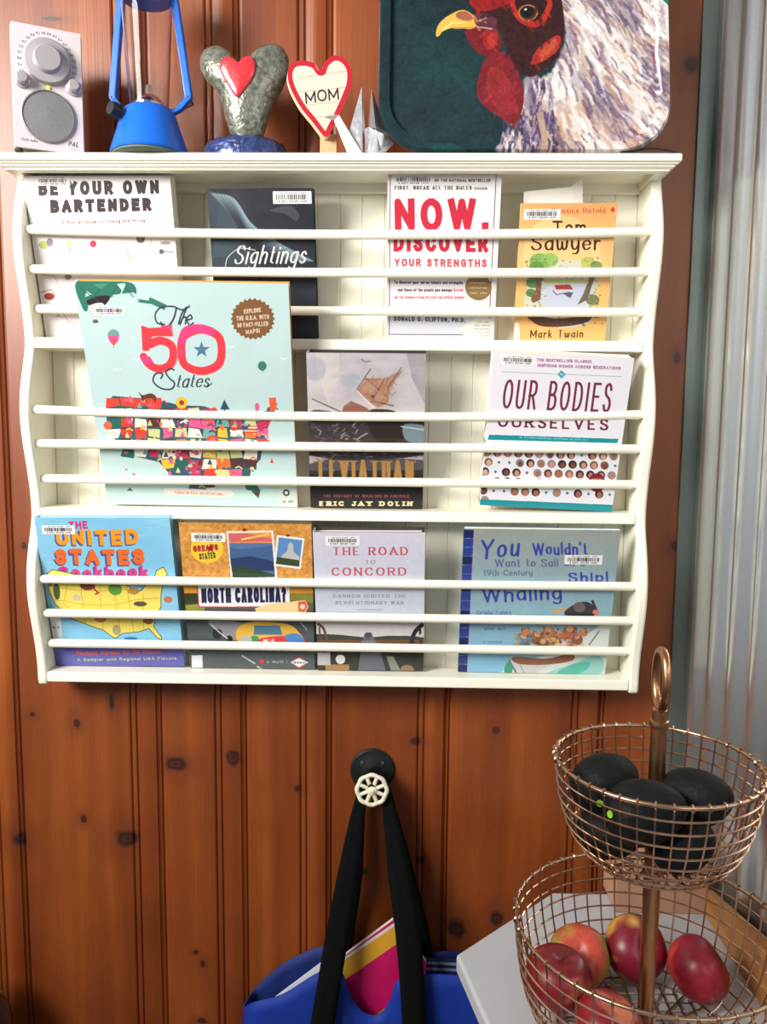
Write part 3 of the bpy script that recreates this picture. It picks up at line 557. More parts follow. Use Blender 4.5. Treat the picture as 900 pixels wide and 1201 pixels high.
for gy in range(464, 580, 12):
    for gx in range(126, 328, 16):
        if inside(gx + 7, gy + 5, mapo): F.poly([(gx + rg.uniform(-2, 2), gy + rg.uniform(-1, 2)), (gx + 14 + rg.uniform(-2, 3), gy + rg.uniform(-1, 2)), (gx + 14 + rg.uniform(-2, 3), gy + 11 + rg.uniform(-2, 2)), (gx + rg.uniform(-2, 2), gy + 11 + rg.uniform(-2, 2))], (232, 74, 60) if gy < 472 and gx < 190 else rg.choice(cols))
for _ in range(210):
    x, y = rg.uniform(126, 325), rg.uniform(464, 578)
    if inside(x, y, mapo):
        c_ = rg.choice(cols); k_ = rg.random()
        if k_ < .5: F.ell(x, y, rg.uniform(1, 3.4), rg.uniform(1, 3), c_)
        elif k_ < .8: F.poly([(x, y - 4), (x + 3, y + 3), (x - 3, y + 3)], c_)
        else: F.line([(x - 4, y), (x, y - 2), (x + 4, y + 1)], 1.8, c_)
F.blob([(163, 457), (168, 461), (178, 459), (184, 463), (183, 470), (179, 465), (170, 466), (169, 471), (166, 463)], (110, 62, 48)); F.ell(214, 470, 7, 7, (246, 196, 70)); F.ell(214, 470, 3, 3, (150, 80, 40)); F.poly([(264, 466), (270, 478), (259, 478)], (46, 84, 104)); F.line([(264, 476), (264, 482)], 1.4, (60, 50, 50)); F.ell(126, 497, 5, 5, (240, 110, 80)); F.poly([(316, 464), (324, 464), (325, 478), (317, 480)], (240, 100, 60)); F.ell(302, 475, 2.6, 5, (240, 90, 150)); F.ell(249, 517, 8, 9, (228, 70, 66)); F.ell(249, 517, 4, 6, (240, 120, 100))
for i in range(5): F.rect(284, 497 + i * 1.8, 302, 498 + i * 1.8, (222, 70, 70) if i % 2 == 0 else (246, 240, 240))
F.rect(284, 497, 291, 501, (60, 80, 140)); F.blob([(154, 553), (160, 556), (166, 561), (158, 560)], (232, 80, 90)); F.ell(147, 549, 1.6, 1, (232, 80, 90)); F.poly([(316, 540), (320, 541), (318, 534)], (232, 80, 80)); F.poly([(147, 574), (154, 574), (151, 570)], (70, 90, 100))
F.poly([(192, 570), (270, 573), (274, 577), (268, 581), (196, 578), (190, 575)], (238, 230, 220)); F.text('Explore the U.S.A. with 50 fact maps', (204, 577), (260, 578.5), 3, .5, (220, 120, 110)); F.rect(325, 569, 344, 591, (214, 220, 216)); F.ell(334, 575, 4, 4, (60, 60, 66)); F.ell(334, 575, 2, 2, (230, 230, 230)); F.small((327, 587), (342, 587), 4, (80, 80, 90))
spn = mat('pale_blue_cloth', (190, 220, 218), .5)
book(F, [(89, 326), (341, 331), (347, 592), (124, 590)], .031, -.066, .013, SH[1], 'very large pale blue picture atlas with giant pink-red numerals and colourful map', (206, 152, 74), spine=spn, sticker=(111, 356, 150, 367))

Lv = Print([(362, 411), (501, 411), (495, 595), (362, 592)], 3, (196, 188, 192)); Lv.noise(26, 100); Lv.noise(14, 50)
Lv.poly([(372, 411), (400, 411), (398, 440), (386, 470), (376, 440)], (226, 214, 206), .5); Lv.ell(372, 430, 12, 14, (150, 158, 178), .5); Lv.ell(412, 442, 12, 8, (160, 172, 184), .6); Lv.poly([(478, 411), (501, 411), (499, 470), (484, 440)], (120, 106, 120), .4)
Lv.line(catmull([(425, 418), (430, 421), (436, 420)]), 1, (90, 84, 90)); Lv.line([(436, 429), (418, 455)], 1, (80, 60, 56)); Lv.poly([(430, 440), (452, 440), (474, 430), (458, 452), (456, 468), (444, 474), (434, 468), (420, 454)], (176, 122, 94)); Lv.line([(430, 440), (455, 462)], .9, (100, 66, 54)); Lv.line([(452, 440), (436, 468)], .9, (100, 66, 54)); Lv.line([(418, 453), (442, 478)], 1.2, (230, 226, 222)); Lv.line([(436, 466), (462, 472)], 1.2, (80, 60, 60)); Lv.ell(438, 461, 2, 2, (90, 50, 40)); Lv.line([(472, 427), (456, 450)], 1, (80, 60, 56))
Lv.poly([(404, 472), (412, 466), (430, 474), (438, 481), (400, 481)], (140, 92, 80)); Lv.line([(367, 464), (400, 479)], 1.2, (70, 60, 60)); Lv.blob([(362, 482), (385, 478), (400, 483), (440, 478), (462, 478), (478, 488), (500, 494), (496, 530), (362, 530)], (62, 54, 58)); Lv.blob([(432, 480), (450, 476), (468, 482), (474, 510), (440, 512)], (48, 38, 36)); Lv.blob([(474, 494), (498, 496), (498, 516), (476, 512)], (120, 140, 148)); Lv.line([(470, 496), (498, 500)], 1.4, (190, 204, 206))
rg = random.Random(5)
for _ in range(150):
    x, y = rg.uniform(362, 430), rg.uniform(484, 545); Lv.line([(x, y), (x + rg.uniform(2, 7), y - rg.uniform(-3, 5))], rg.uniform(.6, 1.6), rg.choice([(150, 136, 134), (206, 200, 198), (100, 90, 92), (84, 66, 62)]), .7)
for _ in range(90):
    x, y = rg.uniform(362, 495), rg.uniform(524, 548); Lv.line([(x, y), (x + rg.uniform(3, 9), y - rg.uniform(-3, 3))], rg.uniform(.6, 1.6), rg.choice([(120, 116, 118), (176, 176, 176), (80, 74, 80)]), .6)
Lv.rect(355, 548, 505, 600, (36, 32, 32)); Lv.poly([(362, 540), (400, 530), (500, 536), (500, 552), (362, 552)], (52, 48, 52), .75)
for _ in range(160):
    x, y = rg.uniform(362, 500), rg.uniform(412, 470); Lv.ell(x, y, rg.uniform(4, 12), rg.uniform(2, 6), rg.choice([(216, 208, 206), (176, 168, 178), (200, 192, 196), (150, 150, 166)]), .10)
for _ in range(70):
    x, y = rg.uniform(424, 468), rg.uniform(436, 472); Lv.line([(x, y), (x + rg.uniform(-4, 4), y + 4)], 1.4, rg.choice([(196, 140, 108), (150, 100, 78), (120, 76, 60)]), .35) if abs(x - 448) + abs(y - 452) < 26 else None
Lv.blur(1)
Lv.text('LEVIATHAN', (372, 561.5), (485, 562.5), 27, 4.8, (176, 132, 72), 'serif', gap=.34); Lv.text('THE HISTORY OF WHALING IN AMERICA', (377, 580), (479, 581), 3.6, .8, (166, 82, 88), 'serif'); Lv.text('ERIC JAY DOLIN', (372, 590.5), (483, 591.5), 6.4, 2.2, (232, 222, 176), 'slab', gap=.4)
book(Lv, [(362, 411), (501, 411), (495, 595), (362, 592)], .026, -.028, .021, SH[1], 'dark hardcover with a whaling ship painting and gold capitals, middle of the rack', (44, 38, 44), inset=.004, spine=mat('dust_jacket_white', (228, 224, 226), .3, coat=.5), sticker=None)

O = Print([(580, 413), (745, 422), (717, 601), (562, 594)], 3, (240, 237, 246)); O.noise(3, 60)
O.text('THE BESTSELLING CLASSIC', (631, 425), (695, 427.5), 3.4, .8, (170, 110, 140)); O.text('INSPIRING WOMEN ACROSS GENERATIONS', (632, 431.5), (729, 435.5), 3.6, .8, (170, 110, 140)); O.line([(589, 437), (655, 440)], .8, (180, 180, 196)); O.line([(665, 440.5), (731, 443.5)], .8, (180, 180, 196)); O.poly([(660, 435.5), (665, 440.5), (660, 445.5), (655, 440.5)], (70, 170, 176)); O.line([(658, 440), (662, 441)], 1, (220, 240, 240))
O.text('OUR BODIES', (589, 480), (716, 485), 34, 2.7, (118, 38, 58), gap=.34, slant=.1)
O.text('OURSELVES', (584, 502), (714, 506.5), 14, 2.6, (118, 38, 58), 'slab', gap=.3); O.poly([(574, 511), (726, 516), (724, 521), (572, 517)], (24, 146, 158)); O.small((610, 515), (690, 518), 2, (160, 220, 220))
rg = random.Random(11)
for r in range(7):
    for i in range(13):
        x = 571 + i * 12.4 + (3 if r % 2 else 0) - r * 1.2; y = 532 + r * 11.2 + i * .35
        if y > 588 + i * .3: continue
        if rg.random() < .13: O.poly([(x, y - 2), (x + 2, y), (x, y + 2), (x - 2, y)], (70, 120, 130)); continue
        sk = rg.choice([(206, 150, 126), (170, 110, 84), (222, 172, 148), (120, 76, 60), (190, 130, 110)]); hr = rg.choice([(60, 40, 40), (96, 62, 46), (40, 34, 44), (140, 100, 80), (150, 140, 150)])
        O.ell(x, y, 4.9, 4.9, hr); O.ell(x + .5, y + 1, 2.9, 3.6, sk)
O.ell(700, 567, 10, 11, (130, 36, 52)); O.small((694, 564), (706, 564), 2.4, (220, 180, 180)); O.poly([(560, 587), (720, 593), (718, 603), (558, 599)], (24, 146, 158))
sp = mat('white_spine_card', (236, 232, 236), .5)
ob = book(O, [(580, 413), (745, 422), (717, 601), (562, 594)], .018, -.030, .026, SH[1], 'thick white paperback with maroon title, rows of small portrait circles and teal bands', (236, 232, 236), hard=False, sticker=(589, 417.5, 629, 430), spine=None)
root, u, v, nrm, o, W_, H_ = ob
for z in (.001, .084): setp(MB().box(-W_ / 2 - .0001, -W_ / 2 + .0003, .001, .025, z, z + .005).build('spine_band', mat('teal_ink', (24, 146, 158), .4), root), 'teal band')

# --- third tier
G = Print([(48, 611), (205, 612), (211, 785), (60, 785)], 3, (140, 204, 238)); G.noise(20, 90, (1, .6, .3)); G.noise(10, 40)
rgg = random.Random(2)
for _ in range(70): x, y = rgg.uniform(50, 205), rgg.uniform(612, 750); G.line([(x, y), (x + rgg.uniform(6, 16), y + 1)], 2, rgg.choice([(170, 220, 244), (116, 188, 232)]), .4)
def funky(t, p0, p1, h, w, c, sh):
    G.text(t, (p0[0] - 1.6, p0[1] + 1.6), (p1[0] - 1.6, p1[1] + 1.6), h, w + 1.2, sh, gap=.24, wig=.04); G.text(t, p0, p1, h, w, c, gap=.24, wig=.04)
G.text('THE', (88, 624.5), (110, 624), 9, 2.2, (206, 60, 126)); funky('UNITED', (72, 643), (168, 642), 17.5, 4.8, (246, 160, 40), (90, 96, 150)); funky('STATES', (69, 665.5), (173, 665), 18, 5, (240, 112, 48), (96, 90, 150)); funky('Cookbook', (70, 681), (176, 680), 14, 3, (214, 58, 126), (120, 70, 130))
usm = [(57, 676), (64, 671), (80, 674), (110, 682), (146, 684), (152, 690), (158, 700), (168, 694), (172, 688), (182, 682), (186, 672), (194, 668), (198, 676), (192, 688), (189, 700), (188, 715), (180, 728), (178, 738), (186, 750), (186, 754), (180, 750), (172, 740), (160, 744), (140, 746), (132, 752), (128, 750), (118, 742), (106, 738), (96, 734), (80, 728), (74, 722), (64, 712), (58, 696)]
G.poly(usm, (244, 224, 106)); G.line(usm + [usm[0]], .9, (80, 80, 60))
for P_ in ([(78, 674), (80, 690), (74, 710), (90, 728)], [(96, 678), (96, 700), (98, 734)], [(118, 683), (118, 742)], [(134, 684), (136, 712), (138, 745)], [(60, 690), (80, 694), (118, 696), (150, 694)], [(64, 706), (98, 712), (136, 712), (160, 706), (186, 704)], [(98, 726), (130, 728), (164, 722), (184, 722)], [(150, 690), (152, 722), (154, 744)], [(168, 700), (166, 740)]): G.line(P_, .8, (206, 160, 50))
for x, y, a_, b_, c_ in ((67, 696, 4, 10, (64, 84, 60)), (104, 690, 9, 5, (110, 50, 50)), (136, 694, 8, 7, (84, 150, 66)), (157, 696, 7, 4, (190, 140, 60)), (90, 704, 5, 4, (210, 196, 170)), (164, 711, 8, 3, (66, 60, 60)), (116, 729, 7, 4, (196, 120, 60)), (172, 731, 6, 4, (150, 90, 50)), (134, 742, 5, 6, (170, 160, 120)), (197, 706, 5, 4, (216, 110, 70)), (60, 684, 3, 7, (120, 120, 70)), (150, 752, 8, 2, (60, 120, 180))): G.ell(x, y, a_, b_, c_, .9)
G.line([(108, 690), (116, 698), (112, 700)], 2, (180, 60, 50)); G.rect(40, 762, 215, 790, (98, 96, 178)); G.text('Recipes Across All 50 States', (84, 772.5), (184, 770), 5.6, 1.1, (226, 90, 66)); G.text('A Sampler with Regional USA Flavors', (84, 779.5), (202, 777), 3.6, .7, (190, 200, 150)); G.rect(56, 726, 69, 752, (238, 240, 244)); G.small((58, 740), (66, 740), 2.6, (120, 120, 130))
book(G, [(48, 611), (205, 612), (211, 785), (60, 785)], .027, -.024, .012, SH[2], 'sky blue cookbook with orange lettering and yellow map, bottom left of the rack', (150, 196, 226), hard=True, sticker=(56, 620, 95, 630))

K = Print([(213, 612), (366, 615), (369, 785), (220, 783)], 3, (216, 152, 74)); K.noise(40, 9); K.noise(30, 4); K.vgrad(686, 700, (222, 156, 60), (222, 156, 60))
K.rect(205, 700, 375, 790, (84, 92, 96)); K.poly([(214, 694), (236, 694), (236, 712), (214, 712)], (60, 62, 44)); K.poly([(215, 708), (240, 706), (240, 716), (215, 716)], (150, 156, 70)); K.poly([(338, 694), (368, 694), (368, 708), (338, 704)], (140, 134, 60)); K.poly([(338, 702), (370, 706), (370, 720), (338, 714)], (90, 90, 80)); K.noise(6, 8)
K.ell(245, 642, 19, 17, (250, 206, 60)); K.ell(247, 640, 13, 11, (246, 220, 96), .6); K.text('GREATS', (229, 646), (258, 644), 7, 1.8, (176, 52, 52), gap=.2); K.text('STATES', (236, 655), (255, 653), 7, 1.4, (90, 90, 50)); K.poly([(249 + (6 if i % 2 == 0 else 2.4) * math.sin(i * PI / 5), 642 - (6 if i % 2 == 0 else 2.4) * math.cos(i * PI / 5)) for i in range(10)], (168, 26, 44))
K.poly([(268, 622.5), (322, 622), (326, 676), (272, 677)], (246, 242, 242)); K.poly([(270, 624.5), (320, 624), (323.5, 675), (274, 676)], (90, 120, 166))
K.poly([(270, 624.5), (320, 624), (320.6, 636), (271, 636)], (238, 150, 80)); K.poly([(270, 625), (290, 625), (320, 631), (320.4, 634), (271, 635)], (214, 96, 116), .8); K.line([(285, 632), (318, 626)], 2, (250, 210, 90)); K.poly([(271, 641), (285, 643), (321, 639), (322, 660), (272, 660)], (70, 104, 150)); K.poly([(272, 654), (296, 651), (322, 657), (323, 668), (273, 668)], (48, 66, 106)); K.poly([(273, 663), (300, 666), (323, 672), (323.5, 675), (274, 676)], (50, 76, 50))
K.poly([(326.5, 627), (358, 631), (353, 666), (322, 662)], (246, 244, 244)); K.poly([(328.5, 629.5), (355.5, 633), (351.5, 663.5), (324.5, 660)], (96, 146, 200)); K.poly([(332, 650), (338, 645), (339, 638), (342, 635), (345, 638), (345, 646), (352, 652), (351, 660), (328, 656)], (196, 196, 196)); K.poly([(326, 652), (340, 654), (352, 656), (351.5, 663), (324.6, 660)], (62, 78, 50)); K.ell(289, 621, 2.4, 2, (176, 40, 40)); K.ell(339, 627.5, 2.6, 1.6, (176, 40, 40))
K.line([(232, 676), (340, 677)], 1.6, (214, 60, 50)); K.poly([(232, 684), (340, 685), (340, 709), (233, 710)], (246, 244, 246)); K.line([(232, 684), (233, 710), (300, 710.5)], 1.2, (206, 50, 50)); K.text('NORTH CAROLINA?', (236.5, 705.5), (336, 704.5), 17.5, 3, (40, 42, 80), gap=.2)
K.poly([(299, 712), (312, 707), (350, 703), (358, 702), (362, 710), (358, 717), (300, 717)], (248, 214, 160)); K.poly([(350, 704), (358, 703), (361, 710), (357, 716), (350, 715)], (226, 96, 70)); K.ell(355, 710, 3, 3, (246, 220, 190))
K.poly([(236, 714), (300, 714), (300, 717), (236, 717)], (90, 60, 60)); K.blob([(243, 727), (262, 726), (286, 730), (292, 742), (280, 750), (262, 746), (252, 738)], (150, 150, 156)); K.ell(254, 742, 6, 6, (40, 42, 46)); K.ell(268, 748, 4, 4, (30, 32, 36)); K.line([(246, 730), (256, 740), (266, 748)], 1.6, (210, 210, 216)); K.blob([(276, 740), (292, 728), (336, 730), (352, 742), (356, 752), (340, 758), (286, 756)], (236, 190, 80)); K.poly([(298, 732), (328, 732), (331, 743), (297, 743)], (84, 128, 158)); K.blob([(304, 748), (334, 744), (354, 746), (356, 754), (330, 758), (306, 756)], (222, 70, 78)); K.blob([(334, 744), (350, 742), (356, 752), (342, 756)], (84, 142, 210)); K.ell(298, 748, 5, 4, (70, 160, 90)); K.ell(288, 750, 7, 6, (190, 190, 196)); K.text('51', (308, 755), (322, 754), 6, 1.4, (246, 246, 240))
K.line([(282, 768), (298, 778)], 1.6, (200, 204, 204)); K.line([(300, 781), (308, 786)], 1.6, (200, 204, 204)); K.line([(352, 728), (360, 737)], 1, (200, 204, 204)); K.rect(222, 768, 235, 783, (236, 238, 246)); K.ell(306, 775, 2.6, 2.6, (220, 50, 50)); K.small((312, 777), (336, 777), 3.6, (190, 196, 196)); K.poly([(340, 776), (350, 770.5), (361, 776), (350, 782)], (240, 236, 240)); K.poly([(344, 771), (350, 769), (356, 771)], (206, 50, 50)); K.small((343, 777.5), (358, 777.5), 3, (60, 50, 60)); K.line([(345, 780), (350, 783), (356, 780)], 1.4, (206, 50, 50))
book(K, [(213, 612), (366, 615), (369, 785), (220, 783)], .026, -.022, .011, SH[2], 'cork-brown hardcover with pinned landscape photographs and a racing car', (84, 76, 62), sticker=(227, 624, 267, 634.5))

R_ = Print([(369, 620), (501, 621), (495, 783), (371, 783)], 3, (214, 216, 230)); R_.vgrad(620, 720, (218, 214, 230), (200, 210, 226)); R_.noise(4, 50)
R_.text('THE ROAD', (392, 648), (480.5, 648), 10.5, 2, (200, 84, 100), 'serif', gap=.3); R_.text('TO', (430, 658), (442, 658), 5, 1, (170, 130, 140), 'serif'); R_.text('CONCORD', (390, 672), (478, 672), 10.5, 2, (200, 84, 100), 'serif', gap=.3)
R_.text('HOW FOUR STOLEN', (394, 684), (474, 684), 4.2, 1, (140, 144, 160), 'serif'); R_.text('CANNON IGNITED THE', (391, 697.5), (477, 697.5), 4.2, 1, (140, 144, 160), 'serif'); R_.text('REVOLUTIONARY WAR', (394, 705.5), (474, 705.5), 4.2, 1, (140, 144, 160), 'serif'); R_.line([(419, 711.5), (449, 711.5)], .8, (150, 154, 170))
R_.rect(365, 718, 505, 745, (216, 214, 216)); R_.blob([(366, 742), (395, 741), (430, 744), (460, 742), (500, 745), (500, 760), (366, 760)], (64, 68, 54)); R_.rect(365, 747, 505, 756, (120, 86, 62)); R_.rect(365, 755, 505, 790, (52, 54, 50)); R_.noise(8, 7)
R_.line(catmull([(372, 728), (379, 734), (383, 750), (384, 768)]), 3, (116, 78, 66)); R_.line([(374, 732), (376, 770)], 2, (110, 80, 70)); R_.line(catmull([(496, 728), (486, 738), (482, 752), (484, 772)]), 5, (46, 44, 50)); R_.line([(492, 732), (494, 775)], 3, (56, 52, 56)); R_.ell(493, 742, 2, 2, (200, 200, 200))
R_.poly([(427, 740), (435, 738), (446, 764), (452, 786), (418, 786), (422, 762)], (104, 108, 122)); R_.ell(431, 742, 4, 4, (80, 82, 92)); R_.poly([(424, 748), (440, 748), (442, 754), (423, 754)], (130, 132, 144)); R_.poly([(452, 766), (460, 766), (470, 786), (458, 786)], (142, 142, 136)); R_.poly([(380, 776), (408, 776), (408, 786), (380, 786)], (168, 130, 82)); R_.ell(476, 782, 8, 6, (150, 120, 96)); R_.rect(371, 762, 386, 777, (196, 194, 196)); R_.ell(398, 770, 5.6, 5.6, (226, 226, 226))
book(R_, [(369, 620), (501, 621), (495, 783), (371, 783)], .024, -.022, .020, SH[2], 'pale lavender hardcover with thin red serif title and cannon photograph, bottom tier', (56, 50, 56), spine=mat('dust_jacket_white', (228, 224, 226), .3, coat=.5), inset=.004, sticker=(384, 625, 424, 636))

Y_ = Print([(546, 614.5), (732, 617.5), (707, 786), (536, 783.5)], 3, (150, 182, 190)); Y_.vgrad(614, 786, (158, 170, 168), (132, 192, 226)); Y_.vgrad(614, 680, (160, 166, 160), (146, 178, 190)); Y_.noise(8, 60)
for i in range(16): y = 616 + i * 10.6; Y_.poly([(546 - i * .62, y), (558 - i * .68, y), (557 - i * .68, y + 10.2), (545 - i * .62, y + 10.2)], (44, 66, 146) if i % 3 else (26, 40, 96))
Y_.noise(14, 6, (.4, .5, 1)); Y_.line([(558.5, 616), (547, 784)], 1.2, (190, 150, 200)); BL_ = (56, 70, 168)
Y_.text('You', (564, 652), (611, 648), 24, 3.4, BL_, 'script', slant=.2, gap=.2, wig=.04); Y_.text("Wouldn't", (627, 647), (692, 646), 15, 2.4, BL_, 'script', gap=.14, wig=.05); Y_.text('Want to Sail on a', (582, 661), (688, 660), 10, 1.5, (84, 100, 150), 'script', gap=.16, wig=.04); Y_.text('19th-Century', (568, 671.5), (626, 671), 7.5, 1.1, (90, 110, 140), 'script', gap=.14)
Y_.text('Whaling', (566, 703), (660, 699), 19, 3, BL_, 'script', gap=.16, wig=.05); Y_.text('Ship!', (668, 680), (715, 679), 13, 2.6, BL_, 'script', gap=.2, wig=.03); Y_.text('Grisly Tasks', (559, 717), (600, 716.5), 5, .8, (80, 110, 160), 'script'); Y_.text("You'd Rather Not Do", (558, 725), (600, 724), 4, .7, (80, 110, 160), 'script'); Y_.small((568, 735), (592, 735), 4, (70, 100, 150)); Y_.small((566, 750), (588, 750), 3, (80, 110, 160)); Y_.small((562, 756), (592, 756), 3.6, (80, 110, 160))
Y_.blob([(590, 786), (620, 770), (660, 756), (690, 738), (715, 728), (712, 786)], (214, 226, 224)); Y_.blob([(640, 786), (670, 774), (700, 764), (706, 780), (690, 788)], (150, 210, 208)); Y_.poly([(596, 770), (650, 772), (622, 788), (606, 788)], (206, 208, 206)); Y_.line([(596, 770), (606, 788)], 2, (110, 100, 96)); Y_.line([(606, 770), (614, 786)], .8, (130, 130, 130)); Y_.blob([(602, 766), (640, 768), (668, 762), (670, 770), (640, 775), (606, 774)], (150, 96, 72))
for x, y, r, c_ in ((630, 744, 9, (150, 104, 66)), (643, 738, 8, (186, 130, 84)), (655, 744, 9, (170, 112, 78)), (668, 738, 9, (190, 110, 80)), (676, 746, 7, (150, 90, 66)), (636, 752, 8, (134, 90, 60)), (664, 754, 8, (160, 100, 80)), (656, 752, 7, (210, 206, 216)), (614, 746, 9, (100, 140, 170)), (616, 737, 6, (206, 140, 96)), (606, 752, 3, (206, 130, 90)), (648, 748, 5, (206, 160, 70)), (684, 738, 5, (200, 130, 90))): Y_.ell(x, y, r, r * .9, c_); Y_.ell(x, y - r * .5, r * .45, r * .4, (220, 168, 130))
Y_.blob([(662, 714), (676, 704), (690, 702), (700, 712), (690, 722), (670, 720)], (60, 56, 66)); Y_.ell(680, 708, 7, 6, (110, 96, 96)); Y_.line([(695, 700), (700, 712)], 3, (60, 56, 66)); Y_.ell(699, 714, 4, 3, (224, 120, 100)); Y_.line([(648, 714), (664, 710)], 3, (230, 160, 70)); Y_.line([(690, 752), (702, 736)], 1.4, (150, 80, 60))
for _ in range(110):
    x, y = rgg.uniform(604, 690), rgg.uniform(730, 760); Y_.ell(x, y, rgg.uniform(1, 2.6), rgg.uniform(.8, 2), rgg.choice([(120, 80, 56), (226, 176, 136), (150, 100, 70), (96, 70, 70), (206, 150, 96)]), .6)
Y_.blob([(594, 772), (600, 776), (598, 786), (590, 784)], (60, 160, 130)); Y_.blob([(652, 784), (672, 774), (690, 772), (684, 782), (664, 788)], (90, 190, 170)); Y_.rect(688, 614, 733, 617.5, (70, 110, 170))
book(Y_, [(546, 614.5), (732, 617.5), (707, 786), (536, 783.5)], .025, -.024, .007, SH[2], 'grey-blue storybook with crooked blue lettering and sailors in a rowing boat', (150, 180, 196), spine=mat('deep_blue_spine', (40, 60, 140), .4), hard=False, sticker=(665, 646.5, 708, 658))
# ------------------------------------------------------------------ things standing on the rack
ZS = .0022
# radio
rm = mat('radio_white', (214, 204, 208), .4, var=.03); rg_ = mat('radio_grey', (176, 170, 174), .35, .3, var=.03); rgr = mat('speaker_mesh_grey', (140, 138, 142), .5, .5, var=.2, scale=900)
p0 = UY(17, 178, -.068); p1 = UY(100, 178, -.034); p0[2] = p1[2] = ZS
ang = math.atan2(p1[1] - p0[1], p1[0] - p0[0]); RW = math.hypot(p1[0] - p0[0], p1[1] - p0[1]); RH = .146
radio = empty('radio', None, 'small white table radio with big round dial and grey speaker, left end of the rack', 'radio', mat4=Matrix.Translation(Vector((p0 + p1) / 2)) @ Matrix.Rotation(ang, 4, 'Z'))
MB().box(-RW / 2, RW / 2, .003, .072, .003, RH).build('body', rm, radio, bevel=.005, seg=3)
FP = Print([(0, 0), (100, 0), (100, 167), (0, 167)], 4, (222, 212, 216)); 
for i in range(22):
    a = math.radians(-215 + i * 250 / 21); FP.text(rnd.choice(('88', '92', '96', '100', '104', '108', '54', '70', '90')), (50 + 40 * math.cos(a) - 3, 48 + 40 * math.sin(a) + 1.5), (50 + 40 * math.cos(a) + 3, 48 + 40 * math.sin(a) + 1.5), 3.4, .7, (128, 122, 130))
for i in range(60):
    a = math.radians(-225 + i * 270 / 59); FP.line([(50 + 33 * math.cos(a), 48 + 33 * math.sin(a)), (50 + 35 * math.cos(a), 48 + 35 * math.sin(a))], .5, (140, 134, 140))
FP.text('Tivoli Audio', (8, 158), (32, 158), 4, .8, (120, 116, 124)); FP.text('PAL', (77, 157), (92, 157), 7, 1.6, (110, 106, 116), slant=.3); FP.small((80, 162), (92, 162), 2.2, (140, 136, 140))
for x in (14, 88): FP.small((x - 6, 84), (x + 6, 84), 2.6, (150, 146, 150))
MB().box(-RW / 2 + .0015, RW / 2 - .0015, .0012, .0045, .0025, RH - .002, 1, front=0).build('face_plate', [FP.material('radio_face_print', .45, 0), rm], radio)
kx = lambda f: -RW / 2 + f * RW
MB().lathe([(.0262, .0012), (.0262, -.004), (.0248, -.006), (.0165, -.0075), (.0155, -.0135), (.014, -.015), (0, -.0152)], 44, (kx(.5), 0, RH * .715), 'y').build('tuning_dial', rg_, radio, smooth=35)
for f in (.14, .86): MB().lathe([(.0095, .0012), (.0095, -.001), (.0072, -.002), (.0068, -.010), (.0055, -.0112), (0, -.0114)], 28, (kx(f), 0, RH * .545), 'y').build('knob', rg_, radio, smooth=35)
sp_ = MB().lathe([(.0305, .0012), (.0305, -.0012), (.029, -.0018), (.0288, -.0006), (0, -.0022)], 48, (kx(.485), 0, RH * .285), 'y').build('speaker_grille', rgr, radio, smooth=35)
MB().lathe([(.0018, .001), (.0018, -.001), (0, -.0012)], 14, (kx(.5), 0, RH * .515), 'y').build('indicator_lamp', mat('yellow_lamp', (226, 226, 60), .4, emit=((236, 240, 70), .8)), radio)
for x in (-.035, .035):
    for y in (.012, .062): MB().lathe([(.005, 0), (.005, .003)], 12, (x, y, 0)).build('foot', mat('rubber', (60, 60, 60), .8), radio)

# lantern
LX = UY(176, 180, -.026)[0]; LY = -.026
bl = mat('blue_plastic', (22, 100, 206), .34, var=.05, scale=15, coat=.1)
ln = empty('camping_lantern', (LX, LY, ZS), 'blue plastic camping lantern with clear chimney and black side knob', 'lantern')
MB().lathe([(0, .0035), (.0465, .0035), (.0475, .006), (.0465, .009), (.0325, .052), (.030, .0565), (.026, .059), (0, .059)], 56).build('base', bl, ln, smooth=35)
MB().lathe([(0, 0), (.040, 0), (.045, .0015), (.045, .0035), (0, .0036)], 48).build('battery_cover', mat('green_grey_rubber', (96, 112, 104), .6), ln, smooth=35)
MB().lathe([(.0190, .059), (.0190, .064), (.012, .073), (.007, .075), (0, .075)], 32).build('reflector', mat('chrome', (230, 230, 235), .12, 1), ln, smooth=35)
MB().lathe([(.004, .075), (.004, .085), (.002, .088), (0, .088)], 16).build('bulb', mat('bulb_glass', (250, 240, 230), .1, trans=.8), ln, smooth=35)
gm = mat('clear_plastic', (250, 250, 252), .03, trans=1, ior=1.25, var=0)
MB().lathe([(.0235, .059), (.0310, .190), (.0297, .190), (.0222, .0592)], 48, close=True).build('chimney', gm, ln, smooth=50)
MB().lathe([(0, .188), (.034, .188), (.037, .192), (.037, .199), (.031, .203), (.029, .216), (.02, .228), (.008, .233), (0, .233)], 48).build('cap', bl, ln, smooth=35)
for s in (-1, 1):
    pts = [(s * .027, .002, .054), (s * .036, .004, .060), (s * .0475, .006, .0735), (s * .0480, .006, .0770), (s * .0330, .002, .195), (s * .028, 0, .205)]
    P = pts if s > 0 else [(x * .96, y, z) for x, y, z in pts]
    m_ = MB()
    for i, (a, c) in enumerate(zip(P[:-1], P[1:])): pass
    vs2 = []
    for x, y, z in P:
        for dx, dy in ((-.0045, -.005), (.0045, -.005), (.0045, .005), (-.0045, .005)): vs2.append((x + dx, y + dy, z))
    m_.add(vs2, [(4 * i + k, 4 * i + (k + 1) % 4, 4 * i + 4 + (k + 1) % 4, 4 * i + 4 + k) for i in range(len(P) - 1) for k in range(4)] + [(0, 1, 2, 3), tuple(4 * len(P) - 4 + k for k in range(4))])
    m_.build('side_arm', bl, ln, bevel=.0015)
